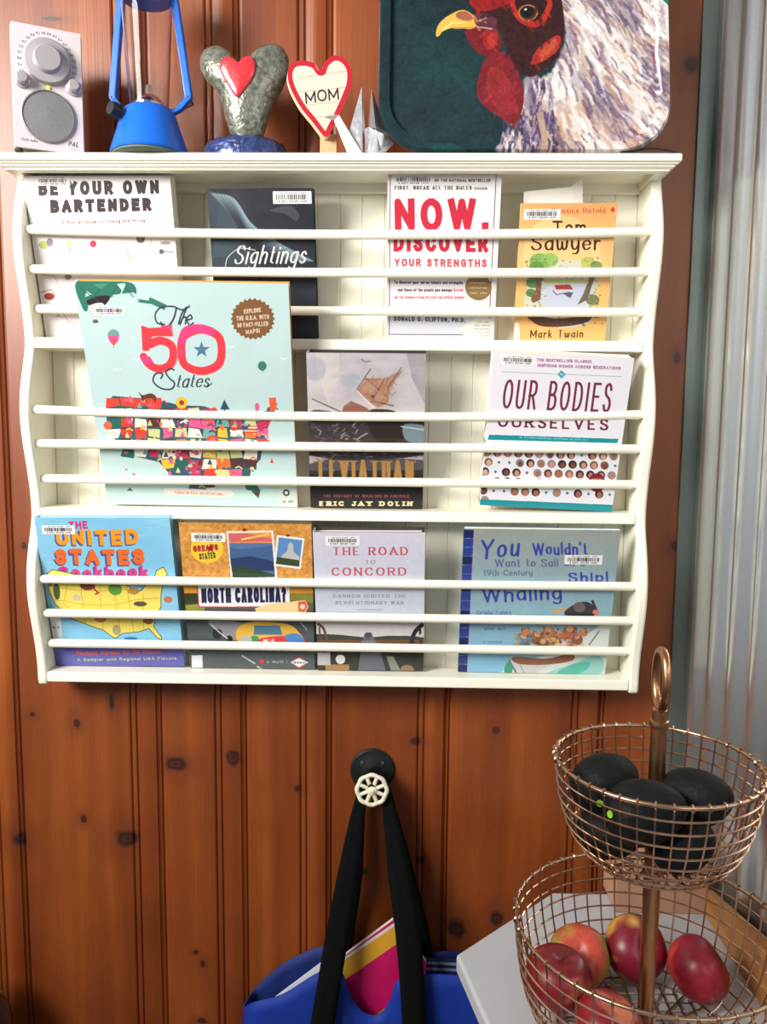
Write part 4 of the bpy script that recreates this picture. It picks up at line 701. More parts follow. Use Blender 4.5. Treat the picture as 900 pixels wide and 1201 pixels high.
m_ = MB(); m_.lathe([(.0085, 0), (.0088, .008), (.0078, .013), (0, .0135)], 12); kn = m_.build('knob', mat('black_plastic', (30, 32, 36), .5), ln, smooth=30)
kn.matrix_local = Matrix.Translation((-.028, -.026, .047)) @ Vector((-.6, -.78, .1)).to_track_quat('Z', 'Y').to_matrix().to_4x4()
m_ = MB()
m_.tube([(.0475, .0, .075), (.0475, .03, .076), (.03, .045, .076), (-.03, .045, .076), (-.0475, .03, .076), (-.0475, .0, .075)], .0011, 6); m_.build('wire_bail', mat('dark_wire', (80, 70, 74), .4, .8), ln, smooth=50)

def heart(w, h, notch=.16, n=48):
    P = []
    for i in range(n):
        t = 2 * PI * i / n; x = 16 * math.sin(t) ** 3; y = 13 * math.cos(t) - 5 * math.cos(2 * t) - 2 * math.cos(3 * t) - math.cos(4 * t)
        P.append((x / 16 * w / 2, (y + 17) / 29 * h))
    return P
def pillow(outl, th, name, m, parent, rings=5, cx=0, cz=None, sub=1, wob=0, flat=1.0):
    cz = sum(z for x, z in outl) / len(outl) if cz is None else cz; n = len(outl); vs2 = []; fs = []
    levels = []
    for side in (-1, 1):
        for k in range(rings):
            t = k / rings * PI / 2; levels.append((1 - (1 - math.cos(t)) * flat, side * th * math.sin(t))) if side > 0 else levels.insert(0, (1 - (1 - math.cos(t)) * flat, side * th * math.sin(t))) if k else None
    for s, y in levels:
        for x, z in outl:
            g = 1 + wob * math.sin(x * 310 + y * 200) * math.sin(z * 270 + y * 330); vs2.append((cx + (x - cx) * s * g, y, cz + (z - cz) * s * g))
    L_ = len(levels)
    for i in range(L_ - 1):
        for k in range(n): l = (k + 1) % n; fs.append((i * n + k, i * n + l, i * n + n + l, i * n + n + k))
    vs2 += [(cx, -th, cz), (cx, th, cz)]; a, c = L_ * n, L_ * n + 1
    for k in range(n): l = (k + 1) % n; fs.append((k, l, a)); fs.append(((L_ - 1) * n + k, (L_ - 1) * n + l, c))
    return MB().add(vs2, fs).build(name, m, parent, smooth=180, sub=sub)
# glittery heart sculpture
hx = UY(289, 178, -.005); HX = hx[0]
DZ = hx[2] - ZS
hs = empty('heart_sculpture', (HX, -.008, ZS), 'grey glittery stone heart sculpture with small red heart on a blue base', 'sculpture')
st = mat('glitter_stone', (112, 114, 102), .3, .3, var=.55, scale=170, bump=.9, bscale=170, coat=.6)
k = 1.085e-3
def hp(L, cxp, by): return [((x - cxp) * k, (by - y) * k) for x, y in L]
ho = catmull([(291, 176), (276, 168), (268, 152), (262, 130), (255, 112), (242, 98), (236, 82), (240, 68), (254, 62), (268, 66), (279, 78), (285, 84), (293, 78), (304, 66), (318, 60), (332, 63), (340, 76), (339, 94), (331, 112), (322, 128), (314, 148), (308, 166)], True, 4)
body = pillow(hp(ho, 289, 178), .021, 'stone_heart', st, hs, 5, wob=.012, cx=0, cz=.075); body.location = (0, 0, DZ)
m_ = MB(); m_.lathe([(0, 0), (.051, 0), (.052, DZ), (.047, DZ + .007), (.030, DZ + .011), (0, DZ + .012)], 48)
m_.v = [(x, y * .72, z * (1 + .1 * math.sin(x * 180) * math.cos(y * 200))) for x, y, z in m_.v]
m_.build('base', mat('blue_glitter', (52, 66, 116), .3, .3, var=.5, scale=160, bump=.9, bscale=180, coat=.5), hs, smooth=60)
ro = catmull([(283, 127), (272, 112), (264, 98), (264, 88), (270, 82), (278, 83), (285, 88), (292, 82), (300, 82), (305, 90), (303, 103), (294, 116)], True, 4)
rh = pillow(hp(ro, 289, 178), .004, 'red_heart', mat('red_enamel', (204, 44, 54), .3, var=.12, scale=120, bump=.2, coat=.6), hs, 3, flat=.6); rh.location = (0, -.0205, DZ)

# heart card on a block
MX = UY(383, 178, -.034)
mm = empty('heart_plaque', (MX[0], -.034, ZS), 'cream heart plaque with red border and hand-lettered word, on a short wooden peg', 'plaque')
mo = catmull([(381.5, 164), (366, 148), (352, 132), (341, 112), (339, 97), (345, 87), (357, 84), (369, 86), (376, 93), (380, 84), (390, 76), (401, 77), (410, 87), (411, 103), (406, 118), (398, 136), (390, 152)], True, 5)
MP = Print([(336, 72), (414, 72), (414, 168), (336, 168)], 6, (252, 232, 206)); MP.noise(4, 30)
for a, c in (((350, 103), (405, 91)), ((345, 119), (407, 108)), ((352, 132), (403, 124)), ((362, 145), (398, 138))): MP.line([a, c], .7, (206, 150, 130))
MP.text('MOM', (359, 129.5), (397, 122), 12.5, 1.9, (50, 46, 48), gap=.12, wig=.06, slant=.1)
MP.line(mo + [mo[0]], 11, (204, 22, 46)); MP.ell(374, 88, 4.5, 5, (222, 90, 106))
k2 = 1.075e-3
DM = MX[2] - ZS; mo2 = [((x - 383) * k2, (178 - y) * k2 + DM) for x, y in mo]
ob_ = MB().prism(mo2, -.006, .006, 1, front=0, bounds=((336 - 383) * k2, (414 - 383) * k2, (178 - 168) * k2 + DM, (178 - 72) * k2 + DM)).build('plaque_heart', [MP.material('plaque_print', .5), mat('cream_edge', (240, 214, 186), .6)], mm)
ob_.rotation_euler = (0, 0, math.radians(12))
MB().box(-.0085, .0125, .0062, .0145, 0, .030).build('wooden_peg', mat('pale_wood', (206, 160, 120), .6, var=.12, scale=30, stretch=(8, 8, 1)), mm, bevel=.001)

# folded silver crane
cx_, cy_ = UY(430, 180, -.036)[0], -.036
cr = empty('paper_crane', (cx_, cy_, ZS), 'small folded silver foil paper crane between the heart plaque and the tray', 'crane')
k3 = 1.06e-3
def q3(x, y, d): return ((x - 430) * k3, d, (180 - y) * k3)
foil = mat('silver_foil', (206, 206, 210), .32, .85, var=.1, scale=50, bump=.3, bscale=90)
def facets(name, tris):
    m_ = MB()
    for t in tris:
        a = [np.array(p) for p in t]; nn = np.cross(a[1] - a[0], a[2] - a[0]); nn = nn / np.linalg.norm(nn) * .0004
        n = len(a); m_.add([p - nn for p in a] + [p + nn for p in a], [tuple(range(n)), tuple(range(n, 2 * n))] + [(i, (i + 1) % n, (i + 1) % n + n, i + n) for i in range(n)])
    m_.build(name, foil, cr)
facets('wing', [(q3(424, 102, .002), q3(410, 154, -.004), q3(426, 179, -.010)), (q3(424, 102, .002), q3(428, 150, -.002), q3(426, 179, -.010))])
facets('wing', [(q3(435, 101, .012), q3(431, 150, .004), q3(440, 150, -.008)), (q3(435, 101, .012), q3(440, 150, -.008), q3(452, 150, .010)), (q3(440, 148, -.010), q3(456, 152, .008), q3(444, 179, -.006))])
facets('body', [(q3(428, 151, -.006), q3(430, 180, -.016), q3(446, 178, 0)), (q3(428, 151, -.006), q3(434, 151, -.014), q3(430, 180, -.016)), (q3(434, 152, -.014), q3(450, 156, -.004), q3(446, 179, -.002), q3(431, 180, -.014)), (q3(426, 180, .004), q3(430, 180, -.016), q3(446, 178, 0))])
facets('tail', [(q3(446, 170, -.004), q3(451, 153, 0), q3(461, 164, .004)), (q3(446, 170, -.004), q3(461, 164, .004), q3(447, 179, .0))])
facets('neck', [(q3(393, 141, -.008), q3(399, 138, -.012), q3(426, 180, -.012)), (q3(393, 141, -.008), q3(426, 180, -.012), q3(410, 180, -.006)), (q3(399, 138, -.012), q3(402, 142, -.004), q3(426, 179, -.008))])
facets('head', [(q3(383, 141, -.014), q3(391, 137, -.010), q3(399, 138, -.012)), (q3(383, 141, -.014), q3(399, 138, -.012), q3(394, 142, -.008))])

# painted tray
TYb, TYt = -.046, .046
def rr(x0, x1, z0, z1, r, n=8):
    P = []
    for cx1, cz1, a0 in ((x1 - r, z0 + r, -90), (x1 - r, z1 - r, 0), (x0 + r, z1 - r, 90), (x0 + r, z0 + r, 180)):
        for i in range(n + 1): a = math.radians(a0 + 90 * i / n); P.append((cx1 + r * math.cos(a), cz1 + r * math.sin(a)))
    return P
t0, t1 = UY(443, 178, TYb), UY(787.5, 178, TYb); TW = t1[0] - t0[0]; THt = .455
kt = TW / 344.5
tm = Matrix.Translation(((t0[0] + t1[0]) / 2, TYb, ZS + .0005)) @ Matrix.Rotation(-math.atan2(TYt - TYb, THt), 4, 'X')
tray = empty('painted_tray', None, 'big rounded serving tray painted with a rooster head, leaning on the wall above the rack', 'tray', mat4=tm)
yt_ = proj((0.05, TYt, ZS + math.sqrt(THt ** 2 - (TYt - TYb) ** 2)))[1]; yt_ = 180 - (180 - yt_) * 1.06
RT = Print([(443, yt_), (787.5, yt_), (787.5, 180), (443, 180)], 3, (20, 44, 50)); RT.noise(16, 140, (.4, 1, 1)); RT.noise(10, 40, (.3, 1, 1)); RT.ell(560, 60, 80, 50, (16, 62, 56), .25)
RT.blob([(505, 175), (525, 170), (545, 178), (530, 186)], (20, 80, 80), .6); RT.poly([(730, yt_), (790, yt_), (790, 14)], (18, 120, 110))
fe = [(640, -70), (700, -66), (756, -30), (790, 10), (790, 182), (600, 182), (588, 168), (602, 150), (610, 130), (616, 104), (622, 80), (640, 90), (660, 60), (664, 20)]
RT.blob(fe, (176, 160, 168))
rg = random.Random(21)
pal = [(236, 228, 226), (222, 212, 214), (246, 242, 238), (202, 188, 192), (178, 160, 170), (150, 122, 136), (104, 84, 110), (206, 172, 146), (196, 150, 124), (120, 80, 96), (220, 216, 204), (86, 74, 110)]
def feathers(cnt, l0, l1, w0, w1, al, spread):
    for i in range(cnt):
        x, y = rg.uniform(585, 792), rg.uniform(-110, 184)
        if not inside(x, y, fe): continue
        u_ = (x - 606) / 184; dark = max(0, 1 - ((x - 606) + max(0, 90 - y) * .1) / 60)
        a = math.radians((84 - 42 * min(1, u_ * 1.5) if y > 30 else 40 + u_ * 12) + rg.uniform(-spread, spread)); Ln = rg.uniform(l0, l1); c_ = rg.choice(pal)
        if rg.random() < dark * .9: c_ = rg.choice([(66, 52, 84), (92, 74, 108), (56, 44, 60), (120, 104, 130)])
        band = math.sin(x * .07 - y * .045 + 1.2) + .5 * math.sin(x * .021 + y * .05)
        if band > .55 and rg.random() < .6: c_ = rg.choice([(112, 96, 124), (132, 116, 134), (96, 80, 104), (160, 140, 146)])
        elif band < -.3 and rg.random() < .6: c_ = rg.choice([(236, 230, 226), (226, 216, 212), (244, 240, 236)])
        elif 640 < x < 740 and y > 100 and rg.random() < .4: c_ = rg.choice([(212, 180, 158), (190, 152, 130)])
        RT.line([(x, y), (x + Ln * .5 * math.cos(a), y + Ln * .5 * math.sin(a)), (x + Ln * math.cos(a + .18), y + Ln * math.sin(a + .18))], rg.uniform(w0, w1), c_, al, butt=False)
feathers(500, 20, 44, 6, 12, .6, 10); RT.blur(3); feathers(800, 14, 34, 3, 6, .55, 10); RT.blur(2); feathers(900, 10, 26, 1.4, 3.6, .6, 12); RT.blur(1)
RT.poly([(730, yt_), (792, yt_), (792, 14), (770, -10)], (18, 120, 110))
for i in range(160):
    x = rg.uniform(590, 650); y = rg.uniform(120, 182); RT.line([(x, y), (x + rg.uniform(-4, 6), y + rg.uniform(6, 14))], rg.uniform(1.5, 3.6), rg.choice([(70, 58, 100), (50, 44, 66), (160, 140, 160), (206, 186, 170)]), .7, butt=False)
RT.line([(634, 130), (640, 160), (638, 182)], 8, (190, 154, 128), .8)
RT.line([(770, 4), (774, 30), (772, 60), (776, 110)], 2.4, (244, 240, 240), .8); RT.line([(768, 60), (771, 72)], 3, (150, 60, 70), .7)
face = [(548, -10), (560, -40), (600, -66), (640, -66), (656, -30), (664, 20), (660, 52), (654, 66), (640, 78), (624, 88), (608, 80), (600, 66), (594, 54), (590, 38), (584, 30), (566, 20)]
RT.blob(face, (52, 22, 26)); RT.blob([(550, -6), (566, -50), (600, -90), (650, -88), (640, -50), (610, -10), (590, 2), (566, 8)], (140, 26, 28)); RT.poly([(560, -40), (540, -110), (566, -100), (580, -150), (604, -110), (630, -160), (646, -104), (680, -120), (660, -60), (620, -40)], (176, 24, 30)); RT.blob([(540, -30), (560, -90), (600, -110), (660, -90), (640, -60), (590, -40), (570, -6)], (186, 28, 34))
RT.blob([(546, 34), (556, 24), (570, 26), (582, 30), (590, 46), (584, 60), (572, 64), (556, 54)], (110, 26, 32)); RT.ell(576, 40, 9, 15, (150, 36, 36), .9, .1); RT.ell(577, 42, 5, 8, (176, 52, 44), .8)
RT.blob([(570, 66), (586, 58), (596, 60), (610, 84), (616, 108), (612, 132), (606, 144), (600, 143), (584, 134), (566, 120), (560, 106), (562, 88)], (118, 28, 36)); RT.blob([(574, 80), (588, 78), (604, 104), (606, 130), (592, 132), (574, 112)], (146, 38, 44), .7)
for _ in range(60): x, y = rg.uniform(566, 610), rg.uniform(76, 138); RT.line([(x, y), (x + rg.uniform(-3, 3), y + 5)], 2, rg.choice([(160, 52, 54), (112, 24, 34), (146, 40, 46)]), .5) if (x - 590) ** 2 / 500 + (y - 106) ** 2 / 1100 < .9 else None
RT.blob([(600, 4), (612, 22), (630, 28), (644, 16), (650, -2), (640, -20), (604, -20)], (176, 42, 32)); RT.blob([(606, 2), (616, 16), (630, 20), (640, 8), (642, -6), (610, -12)], (44, 18, 20)); RT.ell(621, 10, 12, 10, (170, 110, 50)); RT.ell(621, 10, 10, 8.4, (60, 30, 26)); RT.ell(620, 9, 7.5, 6.5, (18, 14, 18)); RT.ell(618, 6, 1.8, 1.4, (220, 210, 200))
RT.blob([(624, 72), (632, 54), (650, 40), (658, 38), (660, 48), (652, 60), (636, 70)], (166, 46, 38)); RT.blob([(634, 62), (644, 48), (654, 42), (652, 54), (642, 62)], (188, 84, 50), .8)
RT.blob([(511, 38), (513, 26), (522, 16), (536, 8), (546, 7), (556, 14), (560, 24), (552, 30), (534, 28), (520, 32), (515, 38)], (236, 174, 76)); RT.blob([(536, 10), (546, 8), (556, 16), (548, 20), (536, 16)], (150, 84, 66), .9); RT.line([(518, 32), (530, 22), (546, 22)], 2, (250, 214, 130), .8); RT.line([(532, 29), (556, 28)], 2, (196, 130, 60), .9)
RT.blob([(556, 14), (572, 10), (584, 20), (578, 30), (562, 28)], (90, 40, 54)); RT.line([(562, 20), (572, 16)], 2, (220, 190, 180), .8); RT.line([(560, 27), (580, 30)], 1.8, (220, 200, 190), .7)
for _ in range(420):
    x, y = rg.uniform(546, 662), rg.uniform(-40, 144); q = RT.T([(x, y)])[0]; ix, iy = int(q[0]), int(q[1])
    if 0 <= ix < RT.w and 0 <= iy < RT.h:
        c_ = RT.a[iy, ix]
        if c_[0] > c_[1] + 14: g2 = rg.uniform(.7, 1.3); RT.line([(x, y), (x + rg.uniform(-6, 6), y + rg.uniform(2, 8))], rg.uniform(1.5, 4), tuple(np.clip(c_ * g2, 0, 255)), .5, butt=False)
RT.blur(1); RT.noise(12, 4); RT.noise(10, 12)
tp = RT.material('rooster_painting', .6, 0); tp.node_tree.nodes['Principled BSDF'].inputs['Specular IOR Level'].default_value = .25
def tl(P): return P
m_ = MB(); W2 = TW / 2
outer = rr(-W2, W2, 0, THt, .064); lip = rr(-W2 + .0025, W2 - .0025, .0025, THt - .0025, .062); inn = rr(-W2 + .0135, W2 - .0135, .0135, THt - .0135, .053); flo = rr(-W2 + .016, W2 - .016, .016, THt - .016, .051)
lv = [(outer, -.002), (lip, -.0075), (inn, -.006), (flo, .0)]
n = len(outer); vs2 = []
for P, y in lv: vs2 += [(x, y, z) for x, z in P]
nb_ = len(vs2)
for P, y in ((outer, .0015), (flo, .004)): vs2 += [(x, y, z) for x, z in P]
fs = []
for i in range(3): fs += [(i * n + k, i * n + (k + 1) % n, (i + 1) * n + (k + 1) % n, (i + 1) * n + k) for k in range(n)]
ffs = len(fs); fs.append(tuple(3 * n + k for k in range(n)))
bk = [(k, (k + 1) % n, nb_ + (k + 1) % n, nb_ + k) for k in range(n)] + [(nb_ + k, nb_ + (k + 1) % n, nb_ + n + (k + 1) % n, nb_ + n + k) for k in range(n)] + [tuple(nb_ + n + k for k in range(n))]
m_.add(vs2, fs, 0)
for i, f in enumerate(fs): m_.uv[i] = [((vs2[q][0] + W2) / TW, vs2[q][2] / THt) for q in f]
b0 = len(m_.f); 
for f in bk: m_.f.append(f); m_.m.append(1)
m_.build('tray_shell', [tp, mat('tray_back', (22, 46, 52), .4)], tray, smooth=40)
c0 = [UY(728, 181, -.051), UY(745, 176.5, -.048), UY(765, 174, -.044), UY(782, 176, -.048), UY(794, 180, -.051)]
for p in c0: p[2] = max(p[2], ZS + .0013)
setp(MB().tube(catmull(c0, k=5), .0012, 6).build('power_cord', mat('black_cord', (24, 22, 24), .5), smooth=60), 'thin black cord looping over the right end of the rack top', 'cord')

# ------------------------------------------------------------------ hook and tote bag
hc = UY(437, 905, .058); HXc, HZc = hc[0], hc[2]
hook = empty('wall_hook', (HXc, .0655, HZc), 'wall hook made from a pale valve wheel on a round dark base', 'hook')
dk = mat('dark_iron', (30, 34, 33), .5, .4, var=.15, scale=40)
MB().lathe([(.0325, 0), (.0325, -.003), (.030, -.0055), (.018, -.0065), (.012, -.010), (0, -.010)], 44, axis='y').build('base_plate', dk, hook, smooth=35)
MB().lathe([(.0075, -.006), (.0075, -.030), (.005, -.031), (.005, -.052), (0, -.052)], 20, (0, 0, -.004), 'y').build('stem', dk, hook, smooth=35)
for sx in (-1, 1): MB().lathe([(.0028, -.0055), (.0022, -.008), (0, -.0085)], 12, (sx * .015, 0, .013), 'y').build('screw', mat('screw_grey', (120, 120, 120), .4, .8), hook, smooth=40)
hw = bpy.data.objects.new('valve_wheel', None); C.objects.link(hw); hw.parent = hook; hw.location = (.0008, -.0485, -.0085); hw.rotation_euler = (math.radians(-6), 0, 0)
pm = mat('chipped_cream_iron', (228, 222, 200), .5, .1, var=.22, scale=110, bump=.3, bscale=150)
RWH = .0230
MB().tube([((RWH - .0025) * (1 + .03 * math.cos(8 * t)) * math.cos(t), 0, (RWH - .0025) * (1 + .03 * math.cos(8 * t)) * math.sin(t)) for t in np.linspace(0, 2 * PI, 64, endpoint=False)], .0032, 8, closed=True).build('rim', pm, hw, smooth=60)
for i in range(8):
    a = 2 * PI * i / 8 + .39; MB().tube([(.006 * math.cos(a), 0, .006 * math.sin(a)), (.0205 * math.cos(a), 0, .0205 * math.sin(a))], [.0030, .0026], 8).build('spoke', pm, hw, smooth=60)
MB().lathe([(.0078, .003), (.0078, -.002), (.006, -.0045), (.0055, -.0048), (.0035, -.0045), (.003, -.007), (0, -.0075)], 24, axis='y').build('hub', pm, hw, smooth=40)

bagc = mat('royal_blue_nylon', (20, 52, 146), .62, var=.12, scale=12, bump=.25, bscale=40, spec=.3); bagd = mat('navy_lining', (22, 42, 112), .7, var=.1)
bag = empty('tote_bag', (HXc, .03, -1.42), 'royal blue tote bag with wide black straps hanging from the wheel hook', 'bag')
binv = Vector((-HXc, -.03, 1.42))
def bp_(mb, name, mats, **kw):
    o = mb.build(name, mats, parent=bag, **kw); o.location = binv; return o
def sheet(rows, name, m, th=.0012, **kw):
    R = len(rows); K_ = len(rows[0]); o = bp_(MB().add([tuple(p) for r in rows for p in r], [(i * K_ + j, i * K_ + j + 1, (i + 1) * K_ + j + 1, (i + 1) * K_ + j) for i in range(R - 1) for j in range(K_ - 1)]), name, m, smooth=180, **kw)
    s = o.modifiers.new('thick', 'SOLIDIFY'); s.thickness = th; return o
def strap(path, w, name, yth=.0016):
    """path: (px, py, y, width px) centre line; a flat webbing ribbon"""
    C_ = [UY(a, c, y) for a, c, y, _ in path]; Wd = [q[3] for q in path]; vs2 = []
    C_ = catmull(C_, k=5); Wd = np.interp(np.linspace(0, len(path) - 1, len(C_)), range(len(path)), Wd)
    for i, p in enumerate(C_):
        t = C_[min(i + 1, len(C_) - 1)] - C_[max(i - 1, 0)]; side = np.array([t[2], 0, -t[0]]); side /= np.linalg.norm(side) + 1e-9
        h = Wd[i] * 1.08e-3 / 2; vs2.append([p - side * h, p - side * h * .33, p + side * h * .33, p + side * h])
    return sheet(vs2, name, M_black, .0016)
# bag: top edges traced along front and back panels
back_edge = [(286, 1178), (300, 1158), (325, 1135), (350, 1120), (377, 1110), (420, 1112), (470, 1116), (500, 1117), (540, 1115), (575, 1125), (600, 1150)]
front_edge = [(286, 1182), (296, 1176), (332, 1166), (375, 1140), (400, 1140), (408, 1158), (416, 1176), (430, 1189), (446, 1189), (458, 1172), (466, 1150), (490, 1143), (535, 1144), (575, 1148), (600, 1160)]
def panel(edge, ytop, ymid, name, m, n=36):
    e = catmull([UY(a, c, ytop if 0 < i < len(edge) - 1 else .02) for i, (a, c) in enumerate(edge)], k=4); rows = []; N_r = 12
    for r in range(N_r + 1):
        t = r / N_r; row = []
        for j, p in enumerate(e):
            s = j / (len(e) - 1); x = p[0] + (p[0] - HXc) * .10 * t; y = p[1] + (ymid - p[1]) * math.sin(PI * min(1, t * 1.2) / 2) * math.sin(PI * s) ** .6
            y += .004 * math.sin(s * 31 + t * 3) * t * (1 - t) * 2; z = p[2] + (-1.41 - p[2]) * t ** 1.1; row.append((x, y, z))
        rows.append(row)
    return sheet(rows, name, m)
panel(back_edge, .052, .055, 'back_panel', bagd)
panel(front_edge, -.012, -.035, 'front_panel', bagc)
bp_(MB().box(HXc - .16, HXc + .16, -.03, .055, -1.412, -1.406), 'bottom_panel', bagd)
# two webbing loops, each over the stem of the hook
strap([(366, 1262, -.038, 30), (378, 1201, -.036, 30), (394, 1107, -.020, 30), (408, 1027, -.004, 27), (421, 950, .020, 17), (433, 914, .036, 12), (440, 905, .0365, 11), (447, 912, .036, 12), (455, 945, .020, 15), (468, 1027, -.004, 28), (480, 1107, -.020, 33), (486, 1201, -.036, 30), (490, 1262, -.038, 30)], .03, 'front_strap')
strap([(392, 1262, .045, 30), (396, 1180, .045, 30), (402, 1107, .045, 28), (414, 1027, .040, 26), (422, 950, .048, 16), (433, 917, .0475, 12), (440, 907, .0475, 11), (449, 915, .0475, 12), (458, 950, .048, 16), (476, 1027, .040, 26), (494, 1107, .045, 28), (502, 1180, .045, 30), (506, 1262, .045, 30)], .03, 'back_strap')
# in the bag
def slab(pts, y0, th, name, mats, label, cat, **kw):
    P = [UY(a, c, y0) for a, c in pts]; vs2 = [tuple(p) for p in P] + [tuple(p + np.array([0, th, 0])) for p in P]; n = len(P)
    m_ = MB(); m_.add(vs2, [tuple(range(n)), tuple(range(n, 2 * n))] + [(i, (i + 1) % n, (i + 1) % n + n, i + n) for i in range(n)])
    return P, m_
PKm = Print([(330, 1060), (480, 1060), (480, 1230), (330, 1230)], 3, (214, 20, 104)); PKm.noise(12, 60)
PKm.poly([(300, 1200), (470, 1083), (480, 1092), (480, 1096), (300, 1222)], (240, 178, 54)); PKm.poly([(300, 1192), (470, 1078), (480, 1072), (480, 1088), (300, 1204)], (240, 178, 54)); PKm.poly([(300, 1194), (480, 1070), (480, 1074), (300, 1198)], (246, 240, 240)); PKm.poly([(430, 1196), (480, 1160), (480, 1230), (430, 1230)], (196, 140, 50)); PKm.poly([(395, 1150), (470, 1150), (470, 1240), (395, 1240)], (176, 14, 80), .0)
y0 = .012; fp = [(380, 1139), (461, 1079), (500, 1128), (500, 1235), (400, 1250), (362, 1160)]
P, m_ = slab(fp, y0, .006, '', None, '', '')
c4 = [UY(330, 1230, y0), UY(480, 1060, y0)]
m_.m[0] = 0; m_.m[1:] = [1] * (len(m_.m) - 1); m_.uv[0] = [((p[0] - c4[0][0]) / (c4[1][0] - c4[0][0]), (p[2] - c4[0][2]) / (c4[1][2] - c4[0][2])) for p in P]
setp(m_.build('pink_folder', [PKm.material('folder_print', .45), mat('folder_edge', (236, 220, 214), .6)]), 'pink folder with yellow and white edge bands sticking out of the blue bag', 'folder')
P, m_ = slab([(322, 1170), (378, 1128), (384, 1136), (384, 1240), (330, 1240)], .004, .0012, '', None, '', '')
setp(m_.build('paper_sheet', mat('white_paper', (226, 230, 240), .7, var=.02)), 'white paper sheet edge at the left of the blue bag opening', 'paper')
P, m_ = slab([(470, 1130), (500, 1125.5), (560, 1128), (560, 1240), (470, 1240)], .020, .004, '', None, '', '')
o = m_.build('striped_notebook', mat('navy_cover', (30, 44, 104), .5)); setp(o, 'dark blue notebook with two grey stripes at the right of the bag opening', 'notebook')
for a in (1127.5, 1134.5):
    P, m_ = slab([(492, a), (560, a + 3), (560, a + 6), (492, a + 3.2)], .0196, .0004, '', None, '', ''); q = m_.build('stripe', mat('grey_stripe', (140, 148, 166), .6)); q.parent = o

# ------------------------------------------------------------------ table
def UZ(px, py, z=ZTB): return U(px, py, 2, z)
tmw = mat('white_laminate', (182, 184, 188), .4, var=.02); tc0 = [UZ(648, 1046), UZ(535, 1119), UZ(572, 1203)]
d = (tc0[2] - tc0[1]) / np.linalg.norm(tc0[2] - tc0[1]); yb_ = tc0[0][1]
tbl = empty('table', (.35, -.35, ZF), 'white table with a clipped corner under the wire fruit stand', 'table')
far = tc0[1] + d * .55
outl = [tuple(tc0[0][:2]), (XC - .002, yb_), (XC - .002, far[1]), tuple(far[:2]), tuple(tc0[1][:2])]
def slabz(outl, z0, z1):
    n = len(outl); return MB().add([(x, y, z0) for x, y in outl] + [(x, y, z1) for x, y in outl], [tuple(range(n)), tuple(range(n, 2 * n))] + [(i, (i + 1) % n, (i + 1) % n + n, i + n) for i in range(n)])
def tp_(mb, name, m, **kw):
    o = mb.build(name, m, parent=tbl, **kw); o.location = (-.35, .35, -ZF); return o
tp_(slabz(outl, ZTB - .022, ZTB), 'table_top', tmw, bevel=.004, seg=3)
cxm = sum(p[0] for p in outl) / 5; cym = sum(p[1] for p in outl) / 5
tp_(slabz([(cxm + (x - cxm) * .86, cym + (y - cym) * .86) for x, y in outl], ZTB - .09, ZTB - .022), 'apron', tmw)
for x, y in ((.30, yb_ - .07), (XC - .05, yb_ - .07), (XC - .05, far[1] + .07), (far[0] + .07, far[1] + .07)):
    tp_(MB().box(x - .02, x + .02, y - .02, y + .02, ZF, ZTB - .022), 'leg', tmw)

# ------------------------------------------------------------------ wire fruit stand
SX, SY = .335, -.315
stand = empty('fruit_stand', (SX, SY, ZTB), 'two-tier copper wire fruit stand with centre post and ring handle', 'fruit stand')
sinv = -ZTB
def basket(name, R0, ztop, prof, nv, nr):
    """prof: (radius, height under the rim) down the side to the floor"""
    m_ = MB(); wr_ = .00100
    pr = np.array(prof); L_ = np.r_[0, np.cumsum(np.hypot(*np.diff(pr, axis=0).T))]
    def at(s): return np.interp(s * L_[-1], L_, pr[:, 0]), np.interp(s * L_[-1], L_, pr[:, 1])
    for i in range(nv):
        a = 2 * PI * i / nv; pts = []
        for s in np.linspace(0, 1, 12): r, h = at(s); pts.append((r * math.cos(a), r * math.sin(a), ztop - h))
        if i % 2 == 0: r = pr[-1, 0]; pts.append((r * .45 * math.cos(a), r * .45 * math.sin(a), ztop - pr[-1, 1]))
        m_.tube(pts, wr_, 5)
        # the wire end wraps round the rim
        m_.tube([((R0 + .0030 * math.cos(q)) * math.cos(a), (R0 + .0030 * math.cos(q)) * math.sin(a), ztop + .0030 * math.sin(q)) for q in np.linspace(0, 2 * PI, 7, endpoint=False)], .0011, 4, closed=True)
    for k_ in range(1, nr + 1):
        r, h = at(k_ / nr * .985 + .0); r += .0012
        m_.tube([(r * math.cos(q), r * math.sin(q), ztop - h) for q in np.linspace(0, 2 * PI, 64, endpoint=False)], wr_, 5, closed=True)
    Rb = pr[-1, 0]; zb = ztop - pr[-1, 1]; nl = int(Rb / .0125)
    for i in range(-nl, nl + 1):
        x = i * .0125; q = math.sqrt(max(0, Rb * Rb - x * x))
        if q > .005: m_.tube([(x, -q, zb), (x, q, zb)], wr_, 4); m_.tube([(-q, x, zb - .0012), (q, x, zb - .0012)], wr_, 4)
    o = m_.build(name, M_brass, stand, smooth=60)
    rim = MB().tube([(R0 * math.cos(q), R0 * math.sin(q), ztop) for q in np.linspace(0, 2 * PI, 72, endpoint=False)], .0020, 8, closed=True).build('rim', M_brass, o, smooth=60)
    return o
ZU = -.642 - ZTB; ZL = -.807 - ZTB
basket('upper_basket', .0955, ZU, [(.0955, 0), (.0935, .018), (.0905, .038), (.085, .058), (.076, .078), (.064, .092), (.048, .098)], 40, 9)
basket('lower_basket', .130, ZL, [(.130, 0), (.128, .025), (.124, .055), (.117, .082), (.104, .105), (.090, .118), (.082, .1205)], 48, 9)
PB = mat('copper_post', (176, 132, 96), .32, 1, var=.14, scale=40, bump=.05)
